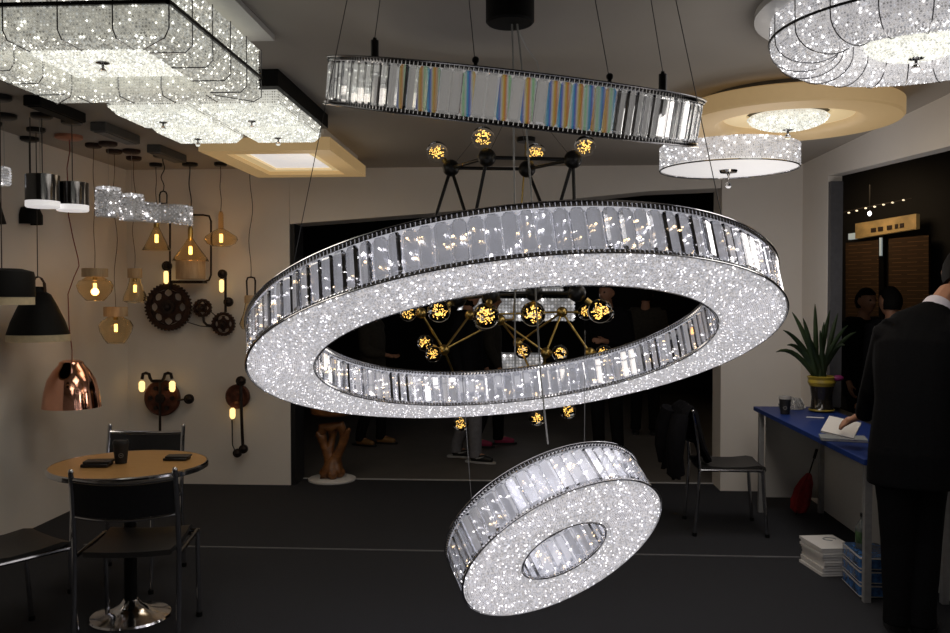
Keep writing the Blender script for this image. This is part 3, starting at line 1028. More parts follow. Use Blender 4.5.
# black drum pendant
y_ = 4.35
p = at(2, 290, y_)
zt, zm, zb, rr = zpx(270, y_), zpx(297, y_), zpx(305, y_), 31 * y_ / F
t = hang('black_drum_pendant', 'big matte black drum pendant with a cream lower edge, beside the black dome pendant', V((p.x, y_, 0)), GP, M['black'], .06, M['cord'], zt)
part('shade', MB().lathe([(0, zt + .012), (rr * .6, zt + .01), (rr * .96, zt - .005), (rr, zt - .03), (rr, zm), (rr - .008, zm), (rr - .008, zt - .03), (0, zt - .02)], (p.x, y_, 0), 48), M['matteblack'], t)
part('lower_band', MB().lathe([(rr * .985, zm), (rr * .985, zb), (rr * .93, zb), (rr * .93, zm)], (p.x, y_, 0), 48, closed=True), M['cream'], t, 'cream lower band')
# black dome with cream rim and leather strap
y_ = 5.2
p = at(38, 310, y_)
zt, zb, rr = zpx(292, y_), zpx(335, y_), 30 * y_ / F
t = hang('black_dome_pendant', 'black dome pendant with a cream rim and a dark leather loop on top', V((p.x, y_, 0)), GP, M['black'], .055, M['cord'], zpx(276, y_))
cc = (p.x, y_, 0)
h = zt - zb
part('shade', MB().lathe([(.05, zt), (.075, zt - .015), (.115, zt - h * .35), (rr * .86, zt - h * .7), (rr, zb), (rr - .007, zb), (rr * .83, zt - h * .7), (.105, zt - h * .36), (.068, zt - .025), (.04, zt - .01)], cc, 48, closed=True), M['matteblack'], t)
part('rim_band', MB().lathe([(rr + .001, zb - .001), (rr + .003, zpx(342, y_)), (rr - .01, zpx(342, y_)), (rr - .01, zb - .001)], cc, 48, closed=True), M['cream'], t, 'cream rim')
cap = part('cap', MB().lathe([(0, zt + .035), (.03, zt + .034), (.05, zt + .004), (.05, zt - .01), (0, zt - .01)], cc, 28), M['matteblack'], t)
zl = zpx(276, y_)
lp = [(p.x - .045, y_, zt - .0), (p.x - .04, y_, zl - .04), (p.x - .02, y_, zl - .008), (p.x, y_, zl), (p.x + .02, y_, zl - .008), (p.x + .04, y_, zl - .04), (p.x + .045, y_, zt)]
lb = MB()
for k in range(len(lp) - 1):
    a, b = V(lp[k]), V(lp[k + 1])
    lb.add([a + V((0, -.014, 0)), a + V((0, .014, 0)), b + V((0, .014, 0)), b + V((0, -.014, 0)),
            a + V((.005, -.014, -.004)), a + V((.005, .014, -.004)), b + V((.005, .014, -.004)), b + V((.005, -.014, -.004))],
           [(0, 1, 2, 3), (4, 7, 6, 5), (0, 3, 7, 4), (1, 5, 6, 2), (0, 4, 5, 1), (2, 6, 7, 3)])
part('leather_loop', lb, M['rust'], t, 'dark brown leather loop', smooth=0)
# copper dome on red cord
y_ = 5.45
p = at(71.5, 385, y_)
zt, zb, rr = zpx(361, y_), zpx(409, y_), 28.5 * y_ / F
h = zt - zb
t = thing('copper_dome_pendant', 'polished copper dome pendant on a long wavy red cord above the round table', 'pendant lamp', (p.x, y_, ZC), GP)
canopy(V((p.x, y_, 0)), .085, t, M['coppermat'])
cp = [at(69, 133, y_), at(70, 150, y_), at(67, 168, y_), at(68, 190, y_), at(68.5, 215, y_), at(73, 238, y_), at(78, 258, y_), at(79, 266, y_), at(74, 277, y_), at(68, 294, y_), at(69, 325, y_), at(72, 350, y_), at(72, 362, y_)]
part('cord', MB().tube(cp, .0035, 8), M['redcord'], t, 'red fabric cord')
part('shade', MB().lathe([(0, zt), (.05, zt), (.072, zt - .012), (.078, zt - .03), (rr * .62, zt - h * .22), (rr * .82, zt - h * .42), (rr * .93, zt - h * .68), (rr, zb), (rr - .005, zb),
                          (rr * .90, zt - h * .68), (rr * .79, zt - h * .43), (rr * .58, zt - h * .24), (.06, zt - .03), (0, zt - .02)], (p.x, y_, 0), 64), M['copper'], t)

# small crystal cylinders
for px, top, bot, rad, cpx, y_, lab in ((108.5, 189, 216, 12.3, 114, 5.70, 'small crystal bead cylinder pendant, the slightly larger one beside the chrome drums'),
                                        (132, 196, 220, 11.5, 135, 6.0, 'small crystal bead cylinder pendant beside the oval crystal one')):
    p = at(px, 200, y_)
    zt, zb, rr = zpx(top, y_), zpx(bot, y_), rad * y_ / F
    t = hang('crystal_cylinder_pendant', lab, V((p.x, y_, 0)), 'small crystal bead cylinder pendants', M['rust'], .06, M['clearcord'], zt, cord_r=.0014)
    part('diffuser', MB().lathe([(0, zt - .01), (rr * .8, zt - .01), (rr * .8, zb), (0, zb)], (p.x, y_, 0), 28), M['glow_dim'], t)
    part('crystal_beads', lathe_beads([(rr, zt), (rr, zb)], (p.x, y_, 0), .0165, .0072, 40), M['bead_dim'], t, smooth=0, fix=False, kind='stuff')
    part('top_beads', lathe_beads([(rr * .3, zt + .02), (rr * .98, zt + .012)], (p.x, y_, 0), .016, .009, 41), M['bead_round'], t, smooth=0, fix=False, kind='stuff')
# oval crystal pendant
y_ = 6.2
p = at(168, 212, y_)
zt, zb = zpx(203, y_), zpx(223, y_)
t = thing('oval_crystal_pendant', 'oblong crystal bead pendant hung sideways under a black loop hook', 'pendant lamp', (p.x, y_, ZC), GP)
q = at(163, 160, y_)
canopy(V((q.x, y_, 0)), .07, t, M['black'])
part('cord', MB().tube(wavy((q.x, y_, ZC - .026), (q.x, y_, zpx(190, y_)), .012, 12, 5), .004, 6), M['cord'], t)
lz = zpx(190, y_)
lo = [(q.x + dx, y_, lz + dz) for dx, dz in ((0, 0), (.02, -.008), (.028, -.03), (.026, -.09), (-.026, -.09), (-.028, -.03), (-.02, -.008))]
part('loop_hook', MB().tube(lo, .006, 8, True), M['black'], t)
rx, ry = 25 * y_ / F, .055
mb, db = MB(), MB()
rg = random.Random(4)
n_ = 46
for row in range(9):
    zz = zt + (zb - zt) * (row + .5) / 9
    for k in range(n_):
        a = 2 * PI * (k + .5 * (row % 2)) / n_
        ex = abs(math.cos(a)) ** .6 * (1 if math.cos(a) > 0 else -1)
        mb.octa((p.x + rx * ex, y_ + ry * math.sin(a), zz - .018 * ex), .0085 * rg.uniform(.8, 1.2), randrot())
db.rbox((p.x, y_, (zt + zb) / 2), (rx * 1.8, ry * 1.6, (zt - zb) * .9), .03)
part('diffuser', db, M['glow_dim'], t)
part('crystal_beads', mb, M['bead_dim'], t, smooth=0, fix=False, kind='stuff')


def filament(c, s, t, m='filament'):
    mb = MB()
    for k in range(3):
        a = 2 * PI * k / 3
        d = V((math.cos(a), math.sin(a), 0)) * .009 * s
        mb.cyl(V(c) + d + V((0, 0, -.032 * s)), V(c) + d + V((0, 0, .032 * s)), .0062 * s, n=8)
    return part('filament', mb, M[m], t, 'glowing filament')


def gl(mb, prof, c, n=36, th=.004):
    """thin-walled glass: outer profile and the same a little inside"""
    mb.lathe(prof + [(max(r_ - th, .002), z_ + (.003 if i == 0 else 0)) for i, (r_, z_) in enumerate(reversed(prof))], c, n, closed=True)
    return mb


# amber glass jars with wooden caps
for px, cap_t, cap_b, bot, prof, y_, lab, capw in (
        (95, 268, 277, 301, ((.055, 0), (.105, .16), (.12, .36), (.108, .62), (.075, .88), (.0558, 1)), 5.75, 'squat amber glass jar pendant with a wide wooden cap', .085),
        (115.5, 307, 317, 344, ((.05, 0), (.10, .16), (.118, .34), (.11, .55), (.085, .82), (.058, 1)), 6.0, 'round amber glass jar pendant with a wooden cap, hung lowest of the amber ones', .082),
        (135, 268, 278, 303, ((.04, 0), (.042, .12), (.058, .42), (.085, .75), (.088, .92), (.06, 1)), 6.3, 'slim amber glass flask pendant with a narrow wooden cap', .052)):
    p = at(px, 290, y_)
    zt, zc, zb = zpx(cap_t, y_), zpx(cap_b, y_), zpx(bot, y_)
    t = hang('amber_jar_pendant', lab, V((p.x, y_, 0)), 'amber glass pendants', M['rust'], .055, M['browncord'], zt, .012, int(px), .0025)
    cc = (p.x, y_, 0)
    part('wooden_cap', MB().lathe([(0, zt), (capw * .97, zt), (capw, zt - .004), (capw, zc + .002), (0, zc + .002)], cc, 32), M['wood'], t, 'pale wooden cap')
    part('glass_shade', gl(MB(), [(r_, zc + (zb - zc) * k) for r_, k in prof], cc), M['amber'], t)
    f = filament((p.x, y_, zc + (zb - zc) * .42), .85, t)
    part('bulb_socket', MB().cyl((p.x, y_, zc), (p.x, y_, zc + (zb - zc) * .14), .016), M['gold'], t)

# amber cone and bell pendants by the back wall, and the bottle lamp with wooden base
y_ = 6.62
for px, top, bot, prof, lab, fz in (
        (156.5, 226, 250, ((.018, 0), (.045, .3), (.085, .75), (.112, 1)), 'amber glass cone pendant above the big iron gear', .5),
        (221, 228, 246, ((.022, 0), (.06, .16), (.12, .45), (.13, .62), (.11, .85), (.07, 1)), 'wide amber glass bell pendant with a long brass neck', .55)):
    p = at(px, 235, y_)
    zt, zb = zpx(top, y_), zpx(bot, y_)
    t = hang('amber_glass_pendant', lab, V((p.x, y_, 0)), 'amber glass pendants', M['black'], .05, M['cord'], zpx(212, y_), .006, int(px))
    cc = (p.x, y_, 0)
    part('neck', MB().lathe([(0, zpx(211, y_)), (.012, zpx(211, y_)), (.019, zpx(214, y_)), (.021, zt - .008), (0, zt - .008)], cc, 20), M['amberwarm'] if px > 200 else M['gold'], t)
    part('glass_shade', gl(MB(), [(r_, zt + (zb - zt) * k) for r_, k in prof], cc), M['amber'], t)
    filament((p.x, y_, zt + (zb - zt) * fz), 1.0, t)
p = at(190.5, 250, y_)
t = hang('amber_bottle_pendant', 'amber glass bottle pendant with a wide pale wooden drum below, inside the iron pipe loop', V((p.x, y_, 0)), 'amber glass pendants', M['black'], .06, M['cord'], zpx(226, y_), .008, 9, .0045)
cc = (p.x, y_, 0)
part('neck', MB().lathe([(0, zpx(226, y_)), (.014, zpx(226, y_)), (.02, zpx(229, y_)), (.018, zpx(240, y_)), (0, zpx(240, y_))], cc, 20), M['gold'], t)
part('glass_shade', gl(MB(), [(.02, zpx(238, y_)), (.05, zpx(244, y_)), (.13, zpx(258, y_)), (.14, zpx(261, y_))], cc), M['amber'], t)
part('wooden_drum', MB().lathe([(0, zpx(259.5, y_)), (.105, zpx(259.5, y_)), (.112, zpx(261, y_)), (.112, zpx(279, y_)), (0, zpx(279, y_))], cc, 40), M['wood'], t, 'pale wooden drum')
filament((p.x, y_, zpx(250, y_)), 1.0, t)
# wavy cord pendant half hidden by the big ring
y_ = 6.5
p = at(251, 285, y_)
t = hang('looped_amber_pendant', 'amber pendant on a long wavy cord with a metal loop, partly behind the big ring', V((p.x, y_, 0)), 'amber glass pendants', M['black'], .05, M['cord'], zpx(277, y_), .014, 12)
lz = zpx(277, y_)
lo = [(p.x + dx, y_, lz + dz) for dx, dz in ((0, 0), (.026, -.006), (.034, -.03), (.03, -.15), (-.03, -.15), (-.034, -.03), (-.026, -.006))]
part('loop_hook', MB().tube(lo, .007, 8, True), M['pipe'], t)
part('wooden_cap', MB().lathe([(0, lz - .14), (.045, lz - .14), (.05, lz - .15), (.05, lz - .20), (0, lz - .20)], (p.x, y_, 0), 28), M['wood'], t)
part('glass_shade', gl(MB(), [(.045, lz - .20), (.06, lz - .28), (.09, lz - .36), (.07, lz - .40)], (p.x, y_, 0)), M['amber'], t)


# ------------------------------------------------------------------ iron gear wall lamps
YW = YB - .05
SW = YW / F
RX = Matrix.Rotation(PI / 2, 3, 'X')       # lathe axis z -> towards the room (-y)


def disc_y(mb, c, r, d, n=36):
    """flat cylinder with its axis along y"""
    mb.cyl(V(c) + V((0, d / 2, 0)), V(c) - V((0, d / 2, 0)), r, n=n)
    return mb


def gear(c, r, teeth, holes, hub, d=.035):
    mb = MB()
    prof = []
    # toothed rim (extruded), web with round holes left open, hub
    n = teeth * 4
    ro = [r * (1.0 if (i % 4) < 2 else .93) for i in range(n)]
    ri = r * .74
    vo, vi = [], []
    for i in range(n):
        a = 2 * PI * i / n
        vo.append(V((ro[i] * math.cos(a), 0, ro[i] * math.sin(a))))
        vi.append(V((ri * math.cos(a), 0, ri * math.sin(a))))
    c = V(c)
    f_, k_ = V((0, -d / 2, 0)), V((0, d / 2, 0))
    vs = [c + p + f_ for p in vo] + [c + p + f_ for p in vi] + [c + p + k_ for p in vo] + [c + p + k_ for p in vi]
    fs = []
    for i in range(n):
        j = (i + 1) % n
        fs += [(i, j, n + j, n + i), (2 * n + i, 3 * n + i, 3 * n + j, 2 * n + j), (i, 2 * n + i, 2 * n + j, j), (n + i, n + j, 3 * n + j, 3 * n + i)]
    mb.add(vs, fs)
    # spokes between the holes: webs between the rim and hub
    for k in range(holes):
        a0 = 2 * PI * (k + .5) / holes
        hr = PI / holes
        pts_o, pts_i = [], []
        for s_ in (-.5, -.25, 0, .25, .5):
            # waisted spoke: narrow in the middle
            pass
        prof_ = []
        for q in range(7):
            rr = r * (.42 + (.76 - .42) * q / 6)
            w = hr * (1.0 - .78 * math.sin(PI * q / 6))
            prof_.append((rr, w))
        poly = [c + V((rr * math.cos(a0 - w), -d * .3, rr * math.sin(a0 - w))) for rr, w in prof_] + \
               [c + V((rr * math.cos(a0 + w), -d * .3, rr * math.sin(a0 + w))) for rr, w in reversed(prof_)]
        # strip of quads
        m_ = len(prof_)
        vs = poly + [p + V((0, d * .6, 0)) for p in poly]
        N = 2 * m_
        fs = []
        for q in range(m_ - 1):
            fs += [(q, q + 1, N - 2 - q, N - 1 - q), (N + q, 2 * N - 1 - q, 2 * N - 2 - q, N + q + 1)]
        for q in range(N):
            fs.append((q, (q + 1) % N, N + (q + 1) % N, N + q))
        mb.add(vs, fs)
    disc_y(mb, c, r * .45, d * .7, 32)
    h = MB()
    disc_y(h, c - V((0, d * .5, 0)), r * hub, d * .8, 28)
    h.ball(c - V((0, d * .9, 0)), r * hub * .55, 16, 8)
    return mb, h


def w(px, py, off=0.0):
    return at(px, py, YW - off)


def bulb(px, py, t, ln=16, rad=2.3, off=.05):
    a, b = w(px, py - ln / 2, off), w(px, py + ln / 2, off)
    mb = MB()
    R_ = rad * SW
    L = a.z - b.z
    mb.lathe([(0, b.z), (R_ * .6, b.z + .004), (R_, b.z + R_), (R_, a.z - R_ * .6), (R_ * .5, a.z), (0, a.z)], (a.x, a.y, 0), 18)
    part('tube_bulb', mb, M['tubebulb'], t, 'glowing tube bulb')


def valve(px, py, r, t, off=.05):
    mb = MB()
    c = w(px, py, off)
    mb.ball(c, r * SW * .75, 18, 12)
    mb.lathe([(r * SW * .55, -.012), (r * SW, -.010), (r * SW, .012), (r * SW * .55, .014)], c, 24, RX, closed=True)
    part('pipe_fitting', mb, M['pipe'], t)


t = thing('gear_wall_lamp', 'iron wall lamp with one large and two small gears and a black pipe loop', 'wall lamp', w(168, 330), 'iron gear wall lamps')
for (px, py, r, te, ho, hub, mm) in ((168.5, 307, 24.5, 40, 8, .30, 'rust'), (202.5, 308, 9.5, 16, 4, .42, 'rust'), (223.5, 324, 12.2, 22, 6, .32, 'rust')):
    g, h = gear(w(px, py, .02), r * SW, te, ho, hub)
    go = part('gear', g, M[mm], t, smooth=30)
    part('gear_hub', h, M['pipe'], go)
pr = .0105
loop = [w(170, 270, .05), w(170, 222, .05), w(171, 217, .05), w(175, 215, .05), w(203, 215, .05), w(209, 216, .05), w(211, 221, .05), w(211, 275, .05), w(209, 280, .05), w(203, 282, .05), w(174, 282, .05)]
part('pipe', MB().tube(loop, pr * .8, 10), M['pipe'], t)
part('pipe_tray', MB().box(w(189, 282, .05), (33 * SW, .10, .022)), M['pipe'], t, smooth=0)
valve(167, 266, 5, t)
bulb(166, 277.5, t, 13)
part('pipe', MB().tube([w(170, 268, .05), w(170, 290, .04)], pr, 10), M['pipe'], t)
valve(222.5, 274, 4.6, t)
bulb(221.5, 286, t, 13)
part('pipe', MB().tube([w(225.5, 274, .05), w(225.5, 312, .045)], pr, 10), M['pipe'], t)
valve(228.5, 302, 4.8, t, .06)
part('pipe', MB().tube([w(203, 316, .05), w(204, 322, .05), w(207, 325, .05), w(213, 326, .05)], pr, 10), M['pipe'], t)
part('belt', MB().tube([w(187, 322, .02), w(200, 326, .02), w(213, 327, .02)], .004, 8), M['pipe'], t)
part('belt', MB().tube([w(211, 312, .02), w(216, 316, .02)], .004, 8), M['pipe'], t)

t = thing('pulley_wall_lamp', 'round rusty red iron wall lamp with two glowing tube bulbs on curled pipes', 'wall lamp', w(162, 420), 'iron gear wall lamps')
c = w(162, 398, .03)
r = 18.5 * SW
pb = MB().lathe([(0, .0), (r * .93, 0), (r, .01), (r, .035), (r * .93, .045), (r * .72, .035), (r * .55, .04), (r * .3, .055), (0, .058)], c + V((0, .03, 0)), 44, RX)
po = part('pulley', pb, M['rustred'], t)
hm = MB()
for k in range(6):
    a = 2 * PI * k / 6
    disc_y(hm, c + V((r * .62 * math.cos(a), -.012, r * .62 * math.sin(a))), r * .12, .02, 14)
disc_y(hm, c + V((0, -.035, 0)), r * .26, .03, 24)
part('pulley_bosses', hm, M['pipe'], po)
part('pipe', MB().tube([w(160, 432, .05), w(160, 380, .07)], pr, 10), M['pipe'], t)
for s_ in (-1, 1):
    pts = [w(157 + 0 * s_, 381, .07), w(157 + s_ * 5, 381, .07), w(157 + s_ * 7, 378, .07), w(157 + s_ * 8, 374, .07), w(157 + s_ * 11, 373, .07), w(157 + s_ * 14, 374, .07), w(157 + s_ * 15, 379, .07)]
    part('curled_pipe', MB().tube(pts, pr * 1.25, 10), M['pipe'], t)
    bulb(157 + s_ * 15.2, 386.5, t, 11, 3.0, .07)
valve(189, 399, 5, t)
part('pipe', MB().tube([w(178, 400, .04), w(189, 399, .05)], pr * .8, 10), M['pipe'], t)

t = thing('slim_pulley_wall_lamp', 'slim rusty iron wall lamp with a small disc and a long pipe below it', 'wall lamp', w(237, 455), 'iron gear wall lamps')
c = w(237.5, 396.5, .03)
r = 12.5 * SW
pb = MB().lathe([(0, 0), (r * .93, 0), (r, .01), (r, .035), (r * .9, .045), (r * .6, .04), (r * .35, .06), (0, .062)], c + V((0, .03, 0)), 40, RX)
part('pulley', pb, M['rustred'], t)
valve(241, 381, 5, t)
part('pipe', MB().tube([w(241, 384, .04), w(241, 402, .08), w(242, 428, .06), w(243, 450, .05)], pr * 1.2, 10), M['pipe'], t)
valve(243.5, 449, 4.5, t)
valve(237.5, 453, 4.5, t)
bulb(232.5, 413.5, t, 11, 2.8, .07)
part('rod', MB().tube([w(232, 420, .06), w(232.5, 445, .06), w(236, 453, .06)], .005, 8), M['pipe'], t)


# ------------------------------------------------------------------ molecule chandeliers with fairy-light globes
def globe(c, r, t, dir_, seed, n=60, glass='thinglass'):
    c = V(c)
    g = part('globe_bulb', MB().ball(c, r, 20, 14), M[glass], t)
    rg = random.Random(seed)
    lm = MB()
    for k in range(n):
        while True:
            d = V((rg.uniform(-1, 1), rg.uniform(-1, 1), rg.uniform(-1, 1)))
            if d.length < 1:
                break
        d = d * r * .64
        lm.octa(c + d, .0029 * (r / .06), randrot())
    part('fairy_lights', lm, M['fairy'], g, 'tiny golden fairy lights', smooth=0, kind='stuff')
    part('bulb_socket', MB().cyl(c + V(dir_) * r * .9, c + V(dir_) * r * 1.45, r * .24, n=14), M['gold'], g)


mt = thing('black_molecule_chandelier', 'black molecule chandelier of balls and rods with golden fairy-light globes, hung from the ceiling', 'chandelier', (-.05, 4.85, ZC))
part('canopy', MB().box((-.05, 4.85, ZC - .02), (.62, .16, .04)), M['grey'], mt, smooth=0)
topn = [at(451, 168, 5.05), at(487, 157.5, 4.7), at(527, 169, 5.05), at(573, 159.5, 4.7)]
lown = [at(458, 299, 5.0), at(491, 295, 4.72), at(534, 293, 4.95), at(577, 293, 4.72)]
for p in topn + lown:
    part('node_ball', MB().ball(p, .05, 22, 14), M['black'], mt)


def rod(p, q, t, m, r=.010):
    part('rod', MB().cyl(p, q, r, n=12), M[m], t)


for i, j in ((0, 1), (1, 3), (3, 2), (2, 0)):
    rod(topn[i], topn[j], mt, 'black')
for p, q in ((topn[0], at(434, 222, 5.0)), (topn[0], lown[1]), (topn[1], lown[0]), (topn[2], lown[3]), (topn[3], lown[2]), (topn[3], lown[3]), (lown[1], lown[2]), (lown[2], lown[3]), (lown[0], lown[1])):
    rod(p, q, mt, 'black')
for p in topn:
    part('hanging_cable', MB().cyl(p, (p.x * .35 - .03, 4.85, ZC - .03), .0014, n=6), M['cable'], mt)
for k, (px, py, y_, r_, nd) in enumerate(((437, 152, 5.05, .062, topn[0]), (483, 138, 4.7, .064, topn[1]), (536, 153, 5.05, .058, topn[2]), (585, 146, 4.7, .058, topn[3]),
                                          (486, 316, 4.62, .072, lown[1]), (533, 314, 4.8, .07, lown[2]), (600, 311, 4.72, .068, lown[3]), (439, 311, 5.0, .068, lown[0]))):
    c = at(px, py, y_)
    globe(c, r_, mt, (nd - c).normalized(), 100 + k, 75)

gt = thing('brass_molecule_chandelier', 'brass molecule chandelier of thin rods and golden fairy-light globes inside the big ring', 'chandelier', (0, 5.7, ZC))
part('canopy', MB().lathe([(0, ZC - .03), (.06, ZC - .03), (.06, ZC - .001), (0, ZC - .001)], (0, 5.7, 0), 32), M['black'], gt)
gn = [at(421, 313, 5.5), at(444, 350, 5.6), at(470, 315, 5.9), at(500, 320, 5.6), at(562, 312, 5.7), at(518, 343, 5.9), at(546, 353, 5.6), at(590, 353, 5.6), at(461, 392, 5.8), at(540, 392, 5.7)]
for p in gn:
    part('node_ball', MB().ball(p, .036, 20, 12), M['gold'], gt)
for i, j in ((0, 1), (1, 2), (1, 3), (3, 6), (3, 5), (4, 5), (4, 7), (6, 4), (1, 8), (5, 9), (6, 9), (2, 4)):
    rod(gn[i], gn[j], gt, 'gold', .0075)
part('stem', MB().cyl((0, 5.7, ZC - .03), (gn[3].x * .5, 5.7, gn[3].z), .006, n=10), M['gold'], gt)
rod((gn[3].x * .5, 5.7, gn[3].z), gn[3], gt, 'gold', .0075)
for k, (px, py, nd) in enumerate(((408, 313, 0), (425, 343, 1), (433, 354, 1), (483, 322, 3), (586, 312, 4), (606, 314, 4), (523, 351, 5), (560, 353, 6), (604, 353, 7), (461, 423, 8), (537, 418, 9), (568, 411, 9))):
    y_ = gn[nd].y - .06
    c = at(px, py, y_)
    if (gn[nd] - c).length > .13:
        rod(gn[nd], c + (gn[nd] - c).normalized() * .05, gt, 'gold', .006)
    globe(c, .054, gt, (gn[nd] - c).normalized(), 200 + k, 55)

# lit crystal bars of the next booth
for k, (xa, xb, ya, yb, y_, lab) in enumerate(((460, 573, 298, 321, 9.6, 'wide lit crystal box pendant in the dark corridor, the higher one'),
                                               (478, 541, 353, 378, 9.9, 'small lit crystal box pendant low in the dark corridor'),
                                               (500, 562, 284, 292, 10.8, 'narrow lit crystal strip pendant in the dark corridor'))):
    a, b = at(xa, ya, y_), at(xb, yb, y_)
    t = thing('crystal_box_pendant', lab, 'pendant lamp', ((a.x + b.x) / 2, y_, 3.35), 'lit crystal pendants in the corridor')
    cx_, cz_ = (a.x + b.x) / 2, (a.z + b.z) / 2
    ww, hh, dd = b.x - a.x, a.z - b.z, .35
    part('diffuser', MB().box((cx_, y_, cz_), (ww - .03, dd - .03, hh - .01)), M['glow_dim'], t, smooth=0)
    q = frustum_faces(cx_ - ww / 2, cx_ + ww / 2, y_ - dd / 2, y_ + dd / 2, [(0, cz_ + hh / 2), (0, cz_ - hh / 2)])
    part('crystal_beads', bead_quads(q, .035, .017, 60 + k), M['bead_round'], t, smooth=0, fix=False, kind='stuff')
    for sx in (-1, 1):
        part('cable', MB().cyl((cx_ + sx * ww * .45, y_, cz_ + hh / 2), (cx_ + sx * ww * .45, y_, 3.35), .003, n=6), M['cable'], t)


# ------------------------------------------------------------------ table, chairs
tx, ty, tz, tr = -1.915, 4.04, .745, .362
t = thing('round_table', 'round wooden bistro table with a chrome pedestal foot', 'table', (tx, ty, 0))
part('tabletop', MB().lathe([(0, tz - .024), (tr - .004, tz - .024), (tr - .004, tz), (0, tz)], (tx, ty, 0), 72), M['tablewood'], t)
part('table_edge', MB().lathe([(tr - .004, tz - .027), (tr + .004, tz - .022), (tr + .004, tz - .004), (tr - .001, tz + .001), (tr - .006, tz + .001), (tr - .006, tz - .027)], (tx, ty, 0), 72, closed=True), M['chrome'], t)
part('pedestal', MB().cyl((tx, ty, .05), (tx, ty, tz - .024), .030, n=24), M['black'], t)
part('foot', MB().lathe([(0, .085), (.034, .085), (.05, .062), (.09, .036), (.15, .020), (.185, .010), (.19, .001), (0, .001)], (tx, ty, 0), 48), M['chrome'], t, 'round chrome foot')


def on_table(px, py, z):
    return atz(px, py, z)


def paper_cup(p, label, s=1.0):
    p = V(p)
    c = thing('paper_cup', label, 'cup', p, 'black paper coffee cups')
    part('cup_body', MB().lathe([(0, .0005), (.027 * s, .0005), (.036 * s, .095 * s), (0, .095 * s)], p, 28), M['cup'], c)
    part('sleeve', MB().lathe([(.0285 * s, .010 * s), (.0335 * s, .062 * s), (.0325 * s, .062 * s), (.0275 * s, .010 * s)], p, 28, closed=True), M['cup'], c)
    lg = MB()
    # ring emblem on the side that faces the room
    d = (V((CAM.x, CAM.y, 0)) - V((p.x, p.y, 0))).normalized()
    sd = d.cross(V((0, 0, 1)))
    ctr = p + d * .0332 * s + V((0, 0, .042 * s))
    lg.tube([ctr + sd * .010 * s * math.cos(2 * PI * k / 20) + V((0, 0, .010 * s * math.sin(2 * PI * k / 20))) for k in range(20)], .0011 * s, 6, True)
    lg.box(ctr, (.010 * s, .002, .002 * s), math.atan2(sd.y, sd.x))
    part('emblem', lg, M['cupsleeve'], c, 'pale ring emblem')
    part('lid', MB().lathe([(0, .094 * s), (.038 * s, .094 * s), (.038 * s, .101 * s), (.034 * s, .112 * s), (.028 * s, .113 * s), (.026 * s, .109 * s), (0, .109 * s)], p, 28), M['cupsleeve'] if s > 1.05 else M['cup'], c)


cp = on_table(121, 463, tz + .0015)
paper_cup(cp, 'black paper coffee cup standing on the round table', 1.0)
for px, py, rz, d, lab, nm in ((97, 466, .12, (.125, .085, .026), 'black case lying on the round table near the coffee cup', 'black_case'),
                               (177, 459.5, .05, (.115, .075, .020), 'black phone-sized case near the table edge, beyond the coffee cup', 'black_case')):
    p = on_table(px, py, tz + .0015)
    o = thing(nm, lab, 'case', p, 'small black cases on the table')
    part('lower_half', MB().rbox(p + V((0, 0, d[2] * .3)), (d[0], d[1], d[2] * .58), .003, rz), M['leather'], o)
    part('lid', MB().rbox(p + V((.006, .006, d[2] * .82)), (d[0], d[1] * .92, d[2] * .45), .003, rz + .06), M['seatpad'], o)


